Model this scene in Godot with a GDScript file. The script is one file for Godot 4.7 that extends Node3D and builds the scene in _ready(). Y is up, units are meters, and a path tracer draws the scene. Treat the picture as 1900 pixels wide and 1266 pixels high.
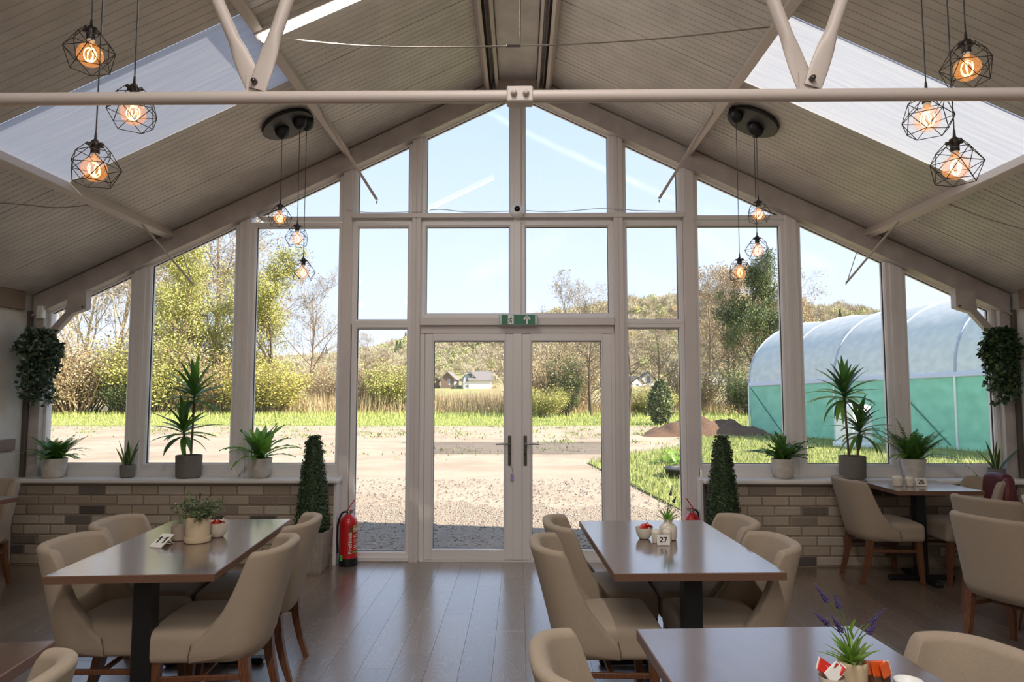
extends Node3D
# A cafe room with a glazed gable end, built from the photograph. World: gable glass at z = 0, room towards +z, y up, metres.

var rng := RandomNumberGenerator.new()
var M := {}
var used := {}

func _ready() -> void:
	rng.seed = 11
	# ---- camera
	var cam := Camera3D.new()
	cam.name = "camera"
	cam.fov = rad_to_deg(2.0 * atan(633.0 / 1267.0))
	cam.near = 0.05
	cam.far = 2000.0
	add_child(cam)
	cam.position = Vector3(0.02, 1.51, 6.241)
	cam.rotation = Vector3(deg_to_rad(4.3), deg_to_rad(0.676), 0)
	cam.current = true
	# ---- sky, sun, exposure
	var env := Environment.new()
	env.background_mode = Environment.BG_SKY
	env.tonemap_mode = Environment.TONE_MAPPER_LINEAR
	env.tonemap_exposure = 1.05
	env.sdfgi_enabled = true
	env.ssao_enabled = true
	env.ssil_enabled = true
	var sky := Sky.new()
	var sm := ProceduralSkyMaterial.new()
	sm.sky_top_color = c8(150, 188, 242)
	sm.sky_horizon_color = c8(232, 242, 255)
	sm.sky_curve = 0.35
	sm.sky_energy_multiplier = 1.0
	sm.ground_bottom_color = Color(0.45, 0.40, 0.33)
	sm.ground_horizon_color = Color(0.6, 0.6, 0.55)
	sm.sun_angle_max = 4.0
	sm.sky_cover = contrails()
	sm.sky_cover_modulate = Color(1, 1, 1, 1)
	sky.sky_material = sm
	env.sky = sky
	env.background_energy_multiplier = 1.3
	var we := WorldEnvironment.new()
	we.name = "environment"
	we.environment = env
	add_child(we)
	var sun := DirectionalLight3D.new()
	sun.name = "sun"
	sun.light_energy = 3.7
	sun.light_color = Color(1.0, 0.96, 0.90)
	sun.light_angular_distance = 0.6
	sun.shadow_enabled = true
	add_child(sun)
	sun.look_at_from_position(Vector3(0.72, 0.62, 0.31), Vector3.ZERO)
	make_materials()
	build_shell()
	build_roof()
	build_gable()
	build_brick_walls()
	build_lamps()
	build_furniture()
	build_plants()
	build_small_things()
	build_outside()

# ------------------------------------------------------------------ helpers
class G:
	var v := PackedVector3Array()
	var n := PackedVector3Array()
	var t := PackedVector2Array()
	var ix := PackedInt32Array()
	func vert(p: Vector3, nn: Vector3, uv := Vector2.ZERO) -> int:
		v.append(p); n.append(nn); t.append(uv)
		return v.size() - 1
	func tri(a: int, b: int, c: int) -> void:
		var g := (v[b] - v[a]).cross(v[c] - v[a])
		if g.dot(n[a] + n[b] + n[c]) > 0.0:
			ix.append(a); ix.append(c); ix.append(b)
		else:
			ix.append(a); ix.append(b); ix.append(c)
	func flat(pts: Array, uvs := []) -> void:  # a flat convex polygon, either winding; its normal follows the right-hand rule
		var nn: Vector3 = (pts[1] - pts[0]).cross(pts[2] - pts[0]).normalized()
		var s := v.size()
		for k in pts.size():
			vert(pts[k], nn, uvs[k] if uvs.size() else Vector2(pts[k].x + pts[k].z * 0.37, pts[k].y))
		for k in range(1, pts.size() - 1):
			tri(s, s + k, s + k + 1)
	func face(pts: Array, out: Vector3, uvs := []) -> void:
		var nn: Vector3 = (pts[1] - pts[0]).cross(pts[2] - pts[0])
		if nn.dot(out) < 0.0:
			pts = pts.duplicate(); pts.reverse()
			uvs = uvs.duplicate(); uvs.reverse()
		flat(pts, uvs)
	func box(c: Vector3, s: Vector3, bv := 0.0, b := Basis.IDENTITY) -> G:
		var h := s * 0.5
		var e := minf(bv, minf(h.x, minf(h.y, h.z)) * 0.9)
		if e <= 0.0:
			for ax in 3:
				for sg in [-1.0, 1.0]:
					var o := Vector3.ZERO; o[ax] = sg
					var u := Vector3.ZERO; u[(ax + 1) % 3] = h[(ax + 1) % 3]
					var w := Vector3.ZERO; w[(ax + 2) % 3] = h[(ax + 2) % 3]
					var m := o * h[ax]
					face([c + b * (m + u + w), c + b * (m - u + w), c + b * (m - u - w), c + b * (m + u - w)], b * o)
			return self
		for ax in 3:
			for sg in [-1.0, 1.0]:
				var o := Vector3.ZERO; o[ax] = sg
				var a1 := (ax + 1) % 3
				var a2 := (ax + 2) % 3
				var u := Vector3.ZERO; u[a1] = h[a1] - e
				var w := Vector3.ZERO; w[a2] = h[a2] - e
				var m := o * h[ax]
				face([c + b * (m + u + w), c + b * (m - u + w), c + b * (m - u - w), c + b * (m + u - w)], b * o)
				for sg2 in [-1.0, 1.0]:
					var o2 := Vector3.ZERO; o2[a1] = sg2
					var p1 := o * h[ax] + o2 * (h[a1] - e)
					var p2 := o * (h[ax] - e) + o2 * h[a1]
					face([c + b * (p1 + w), c + b * (p1 - w), c + b * (p2 - w), c + b * (p2 + w)], b * (o + o2))
		for sx in [-1.0, 1.0]:
			for sy in [-1.0, 1.0]:
				for sz in [-1.0, 1.0]:
					var q := Vector3(sx, sy, sz)
					var k := Vector3(sx * h.x, sy * h.y, sz * h.z)
					face([c + b * (k - Vector3(0, sy * e, sz * e)), c + b * (k - Vector3(sx * e, 0, sz * e)), c + b * (k - Vector3(sx * e, sy * e, 0))], b * q)
		return self
	func bar(a: Vector3, c: Vector3, w: float, d: float, up := Vector3.UP, bv := 0.0) -> G:  # a box from a to c, w wide, d deep along up
		var z := (c - a).normalized()
		var x := up.cross(z)
		if x.length() < 0.001:
			x = Vector3.RIGHT.cross(z)
		x = x.normalized()
		var y := z.cross(x)
		return box((a + c) * 0.5, Vector3(w, d, (c - a).length()), bv, Basis(x, y, z))
	func grid(P: Array, closed_u := false, closed_v := false, inside := Vector3.INF) -> G:  # P[i][j]; smooth normals, turned outwards by signed volume or away from inside
		var nu := P.size()
		var nv: int = P[0].size()
		var s := v.size()
		var acc := PackedVector3Array()
		acc.resize(nu * nv)
		var faces := PackedInt32Array()
		var vol := 0.0
		var cen: Vector3 = P[0][0]
		for i in (nu if closed_u else nu - 1):
			for j in (nv if closed_v else nv - 1):
				var a := i * nv + j
				var b2 := ((i + 1) % nu) * nv + j
				var c := ((i + 1) % nu) * nv + (j + 1) % nv
				var d := i * nv + (j + 1) % nv
				for q in [[a, b2, c], [a, c, d]]:
					var p0: Vector3 = P[q[0] / nv][q[0] % nv]
					var p1: Vector3 = P[q[1] / nv][q[1] % nv]
					var p2: Vector3 = P[q[2] / nv][q[2] % nv]
					var g := (p1 - p0).cross(p2 - p0)
					if g.length_squared() < 1e-18:
						continue
					acc[q[0]] += g; acc[q[1]] += g; acc[q[2]] += g
					if inside != Vector3.INF:
						vol += g.dot((p0 + p1 + p2) / 3.0 - inside)
					else:
						vol += (p0 - cen).dot((p1 - cen).cross(p2 - cen))
					faces.append(q[0]); faces.append(q[1]); faces.append(q[2])
		# vertices that lie on one spot share a normal (poles)
		var sg := 1.0 if vol >= 0.0 else -1.0
		for i in nu:
			var same: bool = (P[i][0] as Vector3).distance_squared_to(P[i][nv / 2]) < 1e-12 and (P[i][0] as Vector3).distance_squared_to(P[i][nv / 3]) < 1e-12
			var sum := Vector3.ZERO
			if same:
				for j in nv: sum += acc[i * nv + j]
			for j in nv:
				var q := (sum if same else acc[i * nv + j]) * sg
				vert(P[i][j], q.normalized() if q.length_squared() > 1e-20 else Vector3.UP, Vector2(float(i) / maxi(1, nu - 1), float(j) / maxi(1, nv - 1)))
		for k in range(0, faces.size(), 3):
			if sg > 0.0:
				ix.append(s + faces[k]); ix.append(s + faces[k + 2]); ix.append(s + faces[k + 1])
			else:
				ix.append(s + faces[k]); ix.append(s + faces[k + 1]); ix.append(s + faces[k + 2])
		return self
	func tube(pts: Array, radii: Array, sides := 8, caps := true) -> G:
		var P := []
		var prev := Vector3.ZERO
		var m := pts.size()
		for i in m:
			var d: Vector3 = (pts[mini(i + 1, m - 1)] - pts[maxi(i - 1, 0)]).normalized()
			if prev == Vector3.ZERO:
				prev = d.cross(Vector3(0.31, 0.17, 0.93) if absf(d.y) > 0.8 else Vector3.UP).normalized()
			var x := (prev - d * prev.dot(d)).normalized()
			prev = x
			var y := d.cross(x)
			var ring := []
			var r: float = radii[mini(i, radii.size() - 1)]
			for k in sides:
				var a := TAU * k / sides
				ring.append(pts[i] + (x * cos(a) + y * sin(a)) * r)
			P.append(ring)
		if caps:
			var r0 := []; var r1 := []
			for k in sides:
				r0.append(pts[0]); r1.append(pts[m - 1])
			P.push_front(r0); P.append(r1)
		return grid(P, false, true, Vector3.INF)
	func lathe(prof: Array, seg := 24, c := Vector3.ZERO, b := Basis.IDENTITY) -> G:  # prof: Vector2(radius, height)
		var P := []
		for q in prof:
			var ring := []
			for k in seg:
				var a := TAU * k / seg
				ring.append(c + b * Vector3(q.x * cos(a), q.y, q.x * sin(a)))
			P.append(ring)
		return grid(P, false, true, Vector3.INF)
	func pillow(c: Vector3, h: Vector3, r: float, m := 4, warp = null) -> G:  # a box of half size h with round edges of radius r
		for ax in 3:
			for sg in [-1.0, 1.0]:
				var a1 := (ax + 1) % 3
				var a2 := (ax + 2) % 3
				var l1 := spaced(h[a1], r, m)
				var l2 := spaced(h[a2], r, m)
				var P := []
				for i in l1.size():
					var row := []
					for j in l2.size():
						var p := Vector3.ZERO
						p[ax] = h[ax] * sg; p[a1] = l1[i]; p[a2] = l2[j]
						var core := Vector3(clampf(p.x, -h.x + r, h.x - r), clampf(p.y, -h.y + r, h.y - r), clampf(p.z, -h.z + r, h.z - r))
						p = core + (p - core).normalized() * r
						if warp != null: p = warp.call(p)
						row.append(c + p)
					P.append(row)
				grid(P, false, false, c)
		return self
	func spaced(h: float, r: float, m: int) -> Array:
		var l := []
		for k in m + 1: l.append(-h + r * (1.0 - cos(PI * 0.5 * k / m)) if r > 0 else -h)
		for k in range(1, m): l.append(lerpf(-h + r, h - r, float(k) / m))
		for k in m + 1: l.append(h - r * (1.0 - cos(PI * 0.5 * (m - k) / m)))
		return l
	func prism(poly: Array, z0: float, z1: float, b := Transform3D.IDENTITY) -> G:  # convex polygon of Vector2 in xy, pushed along z
		var cen := Vector2.ZERO
		for p in poly: cen += p / poly.size()
		var f := []; var k2 := []
		for p in poly:
			f.append(b * Vector3(p.x, p.y, z1)); k2.append(b * Vector3(p.x, p.y, z0))
		face(f, b.basis.z); face(k2, -b.basis.z)
		for i in poly.size():
			var j := (i + 1) % poly.size()
			var mid: Vector2 = (poly[i] + poly[j]) * 0.5 - cen
			var e: Vector2 = poly[j] - poly[i]
			var nn := Vector2(e.y, -e.x)
			if nn.dot(mid) < 0: nn = -nn
			face([f[i], f[j], k2[j], k2[i]], b.basis * Vector3(nn.x, nn.y, 0))
		return self
	func mesh() -> ArrayMesh:
		var a := []
		a.resize(Mesh.ARRAY_MAX)
		a[Mesh.ARRAY_VERTEX] = v; a[Mesh.ARRAY_NORMAL] = n; a[Mesh.ARRAY_TEX_UV] = t; a[Mesh.ARRAY_INDEX] = ix
		var m := ArrayMesh.new()
		m.add_surface_from_arrays(Mesh.PRIMITIVE_TRIANGLES, a)
		return m

func numbered(called: String) -> String:
	used[called] = used.get(called, -1) + 1
	return called if used[called] == 0 else "%s_%03d" % [called, used[called]]

func tag(o: Node, label: String, category: String, group := "", kind := "") -> Node:
	if label: o.set_meta("label", label)
	if category: o.set_meta("category", category)
	if group: o.set_meta("group", group)
	if kind: o.set_meta("kind", kind)
	return o

func thing(called: String, label: String, category: String, at := Vector3.ZERO, turn := 0.0, group := "") -> Node3D:
	var o := Node3D.new()
	o.name = numbered(called)
	add_child(o)
	o.position = at
	o.rotation.y = turn
	tag(o, label, category, group)
	return o

func obj(called: String, g, m: Material, parent: Node = null, at := Vector3.ZERO) -> MeshInstance3D:
	var o := MeshInstance3D.new()
	o.mesh = g.mesh() if g is G else g
	o.material_override = m
	if parent == null:
		o.name = numbered(called)
		add_child(o)
	else:
		o.name = called
		parent.add_child(o, true)
	o.position = at
	return o

func struct(called: String, g, m: Material, label := "", category := "") -> MeshInstance3D:
	var o := obj(called, g, m)
	tag(o, label, category, "", "structure")
	return o

func structure(called: String, label := "", category := "") -> Node3D:
	var o := Node3D.new()
	o.name = numbered(called)
	add_child(o)
	tag(o, label, category, "", "structure")
	return o

func copy(o: Node3D, label: String, at: Vector3, turn: float, s := Vector3.ONE) -> Node3D:
	var base: String = String(o.name)
	if base.length() > 4 and base[base.length() - 4] == "_" and base.right(3).is_valid_int():
		base = base.left(base.length() - 4)
	var c: Node3D = o.duplicate()
	c.name = numbered(base)
	add_child(c)
	c.position = at
	c.rotation = Vector3(0, turn, 0)
	c.scale = s
	if label: c.set_meta("label", label)
	return c

func noise_tex(freq: float, ramp: Array, seed_ := 1, size := 512, oct := 4, kind := FastNoiseLite.TYPE_SIMPLEX_SMOOTH, bump := false) -> NoiseTexture2D:
	var f := FastNoiseLite.new()
	f.seed = seed_
	f.noise_type = kind
	f.frequency = freq
	f.fractal_octaves = oct
	var t := NoiseTexture2D.new()
	t.width = size; t.height = size
	t.seamless = true
	t.noise = f
	if bump:
		t.as_normal_map = true
		t.bump_strength = 4.0
	elif ramp.size():
		var gr := Gradient.new()
		gr.offsets = PackedFloat32Array(); gr.colors = PackedColorArray()
		var off := PackedFloat32Array(); var col := PackedColorArray()
		for r in ramp:
			off.append(r[0]); col.append(r[1])
		gr.offsets = off; gr.colors = col
		t.color_ramp = gr
	return t

func mat(c: Color, rough := 0.6, metal := 0.0, spec := 0.5) -> StandardMaterial3D:
	var m := StandardMaterial3D.new()
	m.albedo_color = c
	m.roughness = rough
	m.metallic = metal
	m.metallic_specular = spec
	return m

func tex(m: StandardMaterial3D, t: Texture2D, scale: Vector3, world := false, bump: Texture2D = null, depth := 0.0) -> StandardMaterial3D:
	m.albedo_texture = t
	m.uv1_triplanar = true
	m.uv1_world_triplanar = world
	m.uv1_scale = scale
	if bump:
		m.heightmap_enabled = true
		m.heightmap_texture = bump
		m.heightmap_scale = depth
	return m

func c8(r: int, g: int, b: int, a := 255) -> Color:
	return Color8(r, g, b, a)

func glow(c: Color, e: float) -> StandardMaterial3D:
	var m := mat(Color(0.9, 0.9, 0.9), 0.5)
	m.emission_enabled = true
	m.emission = c
	m.emission_energy_multiplier = e
	return m

func contrails() -> Texture2D:
	var W := 2048
	var H := 1024
	var im := Image.create(W, H, false, Image.FORMAT_RGBA8)
	im.fill(Color(1, 1, 1, 0))
	var wob := FastNoiseLite.new()
	wob.seed = 5
	wob.frequency = 0.02
	# each trail: from (azimuth, elevation) to (azimuth, elevation) in degrees right of straight ahead (-z), width, strength
	for tr in [[-3.9, 23.4, 14.6, 14.9, 0.17, 0.22], [14.6, 14.9, 25.0, 9.0, 0.7, 0.10], [-5.0, 9.4, 4.0, 13.2, 0.9, 0.07], [13.0, 13.8, 24.0, 6.0, 1.6, 0.09], [-30, 30, 20, 42, 1.5, 0.12], [60, 25, 110, 40, 1.2, 0.12], [-120, 30, -70, 22, 1.0, 0.14], [150, 35, 200, 20, 1.3, 0.12]]:
		var steps := int(maxf(absf(tr[2] - tr[0]), absf(tr[3] - tr[1])) * 14)
		for k in steps:
			var f := float(k) / steps
			var az: float = lerpf(tr[0], tr[2], f)
			var el: float = lerpf(tr[1], tr[3], f) + wob.get_noise_1d(k) * 0.1
			var cx := az / 360.0 * W
			var cy := (0.5 - el / 180.0) * H
			var rr: float = tr[4] * W / 360.0
			var R := int(ceil(rr * 2.0))
			for dy in range(-R, R + 1):
				var x := int(round(cx))
				var y := int(round(cy)) + dy
				if y < 0 or y >= H: continue
				var d := (y - cy) / rr
				var s: float = tr[5] * exp(-d * d) * (0.75 + 0.5 * wob.get_noise_2d(k, dy * 4.0)) * minf(1.0, 6.0 * minf(f, 1.0 - f) + 0.1)
				var px := posmod(x, W)
				var o := im.get_pixel(px, y)
				im.set_pixel(px, y, Color(1, 1, 1, maxf(o.a, clampf(s, 0, 1))))
	return ImageTexture.create_from_image(im)

func wood_image(w: int, h: int, dark: Color, mid: Color, light: Color, seed_: int, rings: float) -> Image:  # grain runs along the image's height
	var a := FastNoiseLite.new()
	a.seed = seed_; a.frequency = 1.0; a.fractal_octaves = 2
	var im := Image.create(w, h, false, Image.FORMAT_RGB8)
	for y in h:
		for x in w:
			var u := float(x) / w
			var q := float(y) / h
			var warp := a.get_noise_2d(u * 2.4, q * 1.3) * 1.4 + a.get_noise_2d(u * 8.0 + 9.0, q * 2.0) * 0.16
			var ring := fposmod((u * 1.4 + warp) * rings, 1.0)
			var line := smoothstep(0.62, 0.95, ring) * (1.0 - smoothstep(0.95, 1.0, ring))
			var fine := a.get_noise_2d(u * 90.0, q * 5.0) * 0.5 + 0.5
			var tone := a.get_noise_2d(u * 1.3 + 40.0, q * 1.1) * 0.5 + 0.5
			var c := mid.lerp(dark, clampf(fine * 0.55 + tone * 0.3, 0, 1)).lerp(light, clampf(line * 0.6 + (1.0 - fine) * 0.15, 0, 1))
			im.set_pixel(x, y, c)
	return im

func make_materials() -> void:
	var fine := noise_tex(0.08, [[0.0, Color(0.80, 0.80, 0.80)], [1.0, Color(1, 1, 1)]], 3, 512, 3)
	var bumpy := noise_tex(0.12, [], 8, 512, 3)
	var blotch := noise_tex(0.012, [[0.0, Color(0.86, 0.86, 0.86)], [1.0, Color(1, 1, 1)]], 4, 512, 5)
	M.wall = tex(mat(c8(226, 222, 214), 0.75), blotch, Vector3(0.4, 0.4, 0.4), true)
	M.pvc = mat(c8(228, 223, 221), 0.32)
	M.pvc_grey = mat(c8(214, 206, 203), 0.4)
	M.steel = mat(c8(204, 192, 184), 0.45)
	M.rafter = tex(mat(c8(198, 188, 182), 0.5), blotch, Vector3(0.6, 0.6, 0.6), true)
	M.sheet = tex(mat(c8(217, 211, 205), 0.40), blotch, Vector3(0.5, 0.5, 0.5), true)
	M.gasket = mat(c8(28, 28, 32), 0.7)
	M.sill = mat(c8(232, 227, 222), 0.35)
	M.timber = tex(mat(c8(150, 132, 116), 0.7), fine, Vector3(2, 2, 2))
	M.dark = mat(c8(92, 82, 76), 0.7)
	M.black = mat(c8(22, 22, 24), 0.45)
	M.black_gloss = mat(c8(16, 16, 18), 0.25)
	M.chrome = mat(c8(150, 146, 142), 0.3, 0.9)
	M.metal_dark = mat(c8(96, 90, 86), 0.35, 0.8)
	var gl := mat(Color(0.93, 0.96, 0.97, 0.02), 0.0)
	gl.transparency = BaseMaterial3D.TRANSPARENCY_ALPHA
	M.glass = gl
	var fr := mat(c8(214, 213, 214, 150), 0.6)
	fr.transparency = BaseMaterial3D.TRANSPARENCY_ALPHA
	M.frost = fr
	var grp_t := noise_tex(0.02, [[0.0, Color(0.88, 0.9, 0.94)], [1.0, Color(1, 1, 1)]], 14, 512, 4)
	var gr := mat(c8(236, 238, 242), 0.5)
	gr.backlight_enabled = true
	gr.backlight = Color(0.70, 0.70, 0.70)
	tex(gr, grp_t, Vector3(0.15, 0.15, 2.5), true)
	M.grp = gr
	# floor boards
	var wi := wood_image(256, 1024, c8(104, 87, 74), c8(128, 110, 95), c8(164, 150, 136), 21, 6.0)
	var wt := ImageTexture.create_from_image(wi)
	M.plank = []
	for k in 4:
		var s: float = [1.0, 0.93, 0.87, 0.97][k]
		var pm := mat(Color(s, s * 0.995, s * 0.985), 0.30, 0.0, 0.9)
		pm.albedo_texture = wt
		pm.heightmap_enabled = true
		pm.heightmap_texture = wt
		pm.heightmap_scale = 0.05
		pm.clearcoat_enabled = true
		pm.clearcoat = 1.0
		pm.clearcoat_roughness = 0.22
		M.plank.append(pm)
	M.joint = mat(c8(70, 58, 50), 0.8)
	# table tops
	var ti := wood_image(256, 512, c8(88, 66, 55), c8(100, 77, 65), c8(110, 86, 73), 77, 2.0)
	var tt := ImageTexture.create_from_image(ti)
	var tm := mat(Color(1, 1, 1), 0.24, 0.0, 0.9)
	tm.albedo_texture = tt
	tm.clearcoat_enabled = true
	tm.clearcoat = 1.0
	tm.clearcoat_roughness = 0.12
	M.table = tm
	M.table_edge = tex(mat(c8(126, 92, 74), 0.4), fine, Vector3(3, 3, 3))
	M.wood_leg = tex(mat(c8(128, 84, 58), 0.42), noise_tex(0.03, [[0.0, Color(0.7, 0.66, 0.62)], [1.0, Color(1, 1, 1)]], 31), Vector3(6, 0.8, 6))
	var fb := tex(mat(c8(182, 164, 143), 0.9), noise_tex(0.25, [[0.0, Color(0.82, 0.82, 0.82)], [1.0, Color(1, 1, 1)]], 33, 512, 2), Vector3(2.2, 2.2, 2.2), false, noise_tex(0.3, [], 34, 512, 2), 0.06)
	fb.rim_enabled = true
	fb.rim = 0.35
	fb.rim_tint = 0.5
	M.fabric = fb
	M.seam = mat(c8(104, 92, 78), 0.9)
	# bricks: several firings
	var bt := noise_tex(0.05, [[0.0, Color(0.74, 0.72, 0.70)], [0.5, Color(0.95, 0.95, 0.95)], [1.0, Color(1, 1, 1)]], 41, 512, 5)
	M.brick = []
	for c in [c8(206, 190, 170), c8(198, 180, 158), c8(214, 200, 182), c8(188, 170, 150), c8(168, 152, 138), c8(136, 124, 116), c8(104, 95, 92), c8(202, 186, 168)]:
		M.brick.append(tex(mat(c, 0.85), bt, Vector3(4, 4, 4), true, bumpy, 0.35))
	M.mortar = tex(mat(c8(160, 144, 128), 0.95), fine, Vector3(3, 3, 3), true)
	# plants and pots
	M.leaf = leafmat(c8(72, 106, 44), 0.4)
	M.leaf_mid = leafmat(c8(98, 138, 52), 0.4)
	M.leaf_bright = leafmat(c8(124, 162, 60), 0.4)
	M.leaf_dark = leafmat(c8(52, 76, 42), 0.45)
	M.leaf_olive = leafmat(c8(120, 138, 74), 0.5)
	M.leaf_silver = leafmat(c8(128, 148, 128), 0.5)
	M.leaf_edge = leafmat(c8(186, 190, 120), 0.5)
	M.stem = mat(c8(112, 92, 70), 0.8)
	M.stem_green = mat(c8(96, 116, 60), 0.6)
	M.flower = mat(c8(78, 66, 112), 0.85)
	M.soil = mat(c8(60, 46, 36), 0.95)
	M.pot_white = tex(mat(c8(222, 214, 204), 0.5), blotch, Vector3(2, 2, 2))
	M.pot_grey = tex(mat(c8(134, 128, 122), 0.75), fine, Vector3(2, 2, 2))
	M.pot_cream = mat(c8(214, 194, 160), 0.45)
	M.planter = tex(mat(c8(176, 164, 152), 0.7), noise_tex(0.03, [[0.0, Color(0.75, 0.73, 0.70)], [1.0, Color(1, 1, 1)]], 51), Vector3(5, 0.6, 5))
	M.china = mat(c8(226, 216, 200), 0.25)
	M.card = mat(c8(236, 230, 222), 0.5)
	M.ink = mat(c8(38, 34, 34), 0.6)
	M.red = mat(c8(196, 16, 26), 0.2)
	M.red.clearcoat_enabled = true
	M.red.clearcoat = 0.6
	M.packet_red = mat(c8(206, 44, 34), 0.4)
	M.packet_orange = mat(c8(226, 92, 30), 0.4)
	M.packet_white = mat(c8(236, 232, 226), 0.4)
	M.green_sign = mat(c8(12, 112, 78), 0.3)
	M.white = mat(c8(240, 240, 238), 0.4)
	M.green_tag = mat(c8(70, 190, 80), 0.5)
	M.label_gold = mat(c8(196, 160, 92), 0.5)
	M.purple = mat(c8(176, 148, 206), 0.5)
	M.burgundy = tex(mat(c8(104, 40, 42), 0.5), fine, Vector3(3, 3, 3))
	var am := mat(Color(0.95, 0.76, 0.50, 0.22), 0.04)
	am.transparency = BaseMaterial3D.TRANSPARENCY_ALPHA
	am.metallic_specular = 0.22
	am.emission_enabled = true
	am.emission = Color(1.0, 0.62, 0.26)
	am.emission_energy_multiplier = 0.22
	M.amber = am
	M.filament = glow(Color(1.0, 0.78, 0.44), 6.0)
	M.tube_glow = glow(Color(1.0, 0.96, 0.90), 3.0)

func leafmat(c: Color, rough: float) -> StandardMaterial3D:
	var m := mat(c, rough)
	m.backlight_enabled = true
	m.backlight = Color(minf(1, c.r * 1.15), minf(1, c.g * 1.15), minf(1, c.b * 1.15))
	return m

# ------------------------------------------------------------------ room shell
const SL := 0.4755        # slope of the roof
const EAVE := 4.47        # inner face of the side walls
const BACK := 11.4
const SHEET := 4.52       # height of the roof lining at the ridge line

func build_shell() -> void:
	# floor: boards laid towards the gable, on a screed slab
	var fl := structure("floor", "grey brown wood effect floor boards", "floor")
	obj("screed", G.new().box(Vector3(0, -0.055, BACK * 0.5 - 0.05), Vector3(9.3, 0.1, BACK + 0.3)), M.joint, fl)
	var w := 0.182
	var L := 1.22
	var variants := []
	for k in 8:
		var g := G.new()
		var u0 := rng.randf() * 0.6
		var v0 := rng.randf()
		var e := 0.0007
		var hx := w * 0.5 - 0.0003
		var hz := L * 0.5 - 0.0003
		var uv := func(x: float, z: float) -> Vector2: return Vector2(u0 + (x / w + 0.5) * 0.32, v0 + (z / L + 0.5) * 0.7)
		var q := [[-hx + e, -hz + e], [hx - e, -hz + e], [hx - e, hz - e], [-hx + e, hz - e]]
		var o := [[-hx, -hz], [hx, -hz], [hx, hz], [-hx, hz]]
		var top := []; var tuv := []
		for p in q:
			top.append(Vector3(p[0], 0.0, p[1])); tuv.append(uv.call(p[0], p[1]))
		g.face(top, Vector3.UP, tuv)
		for i in 4:
			var j := (i + 1) % 4
			var a := Vector3(q[i][0], 0, q[i][1]); var b := Vector3(q[j][0], 0, q[j][1])
			var c := Vector3(o[j][0], -0.0012, o[j][1]); var d := Vector3(o[i][0], -0.0012, o[i][1])
			g.face([a, b, c, d], (a + b) * Vector3(1, 0, 1) + Vector3.UP * 0.3, [uv.call(a.x, a.z), uv.call(b.x, b.z), uv.call(c.x, c.z), uv.call(d.x, d.z)])
			g.face([d, c, c + Vector3(0, -0.0036, 0), d + Vector3(0, -0.0036, 0)], (a + b) * Vector3(1, 0, 1))
		variants.append(g.mesh())
	var rest := G.new()
	var nx := int(ceil(9.0 / w))
	for i in nx:
		var x := -4.5 + (i + 0.5) * w
		var off := fposmod(i * 0.437 + 0.13 * (i % 3), 1.0) * L
		var z := -0.06 - off + L * 0.5
		while z < BACK + L:
			if z < 3.55 and z + L * 0.5 > 0.02:
				var b := obj("board", variants[rng.randi() % 8], M.plank[rng.randi() % 4], fl, Vector3(x, 0.0, z))
				if z - L * 0.5 < -0.06:
					var zb := -0.06
					var len := z + L * 0.5 - zb
					b.scale.z = len / L
					b.position.z = zb + len * 0.5
			elif z >= 3.55:
				var u0 := rng.randf(); var v0 := rng.randf()
				var hx := w * 0.5 - 0.0008; var hz := L * 0.5 - 0.0008
				rest.face([Vector3(x - hx, 0, z - hz), Vector3(x + hx, 0, z - hz), Vector3(x + hx, 0, z + hz), Vector3(x - hx, 0, z + hz)], Vector3.UP, [Vector2(u0, v0), Vector2(u0 + 0.32, v0), Vector2(u0 + 0.32, v0 + 0.7), Vector2(u0, v0 + 0.7)])
			z += L
	var ro := obj("board_field", rest, M.plank[0], fl)
	ro.set_meta("kind", "stuff")
	# side walls: white boarding between dark posts, an eaves beam and a rail
	for s in [-1.0, 1.0]:
		var side := "left" if s < 0 else "right"
		var wl := structure("wall_" + side, "white panelled side wall on the %s with timber rails" % side, "wall")
		obj("panel", G.new().box(Vector3(s * (EAVE + 0.07), 1.2, BACK * 0.5), Vector3(0.14, 2.6, BACK + 0.2)), M.wall, wl)
		obj("eaves_beam", G.new().box(Vector3(s * (EAVE - 0.02), 2.33, BACK * 0.5 + 0.1), Vector3(0.06, 0.17, BACK - 0.2), 0.006), M.timber, wl)
		obj("rail", G.new().box(Vector3(s * (EAVE - 0.012), 1.05, BACK * 0.5 + 0.1), Vector3(0.03, 0.1, BACK - 0.2), 0.004), M.timber, wl)
		obj("skirting", G.new().box(Vector3(s * (EAVE - 0.01), 0.06, BACK * 0.5 + 0.1), Vector3(0.024, 0.12, BACK - 0.2), 0.004), M.timber, wl)
		for z in [3.9, 7.75]:
			obj("post", G.new().box(Vector3(s * (EAVE - 0.05), 1.25, z), Vector3(0.1, 2.5, 0.1), 0.004), M.rafter, wl)
		obj("post", G.new().box(Vector3(s * (EAVE - 0.015), 1.15, 0.085), Vector3(0.04, 2.2, 0.04), 0.004), M.dark, wl)
	var wb := structure("wall_back", "white wall behind the camera", "wall")
	obj("panel", G.new().prism([Vector2(-4.6, -0.05), Vector2(4.6, -0.05), Vector2(4.6, 2.4), Vector2(0, 4.62), Vector2(-4.6, 2.4)], BACK, BACK + 0.14), M.wall, wb)

# ------------------------------------------------------------------ roof
func rp(s: float, x: float, d := 0.0) -> Vector2:  # a point of the roof lining at distance x from the ridge line, d above it
	return Vector2(s * x, SHEET - SL * x + d)

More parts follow.
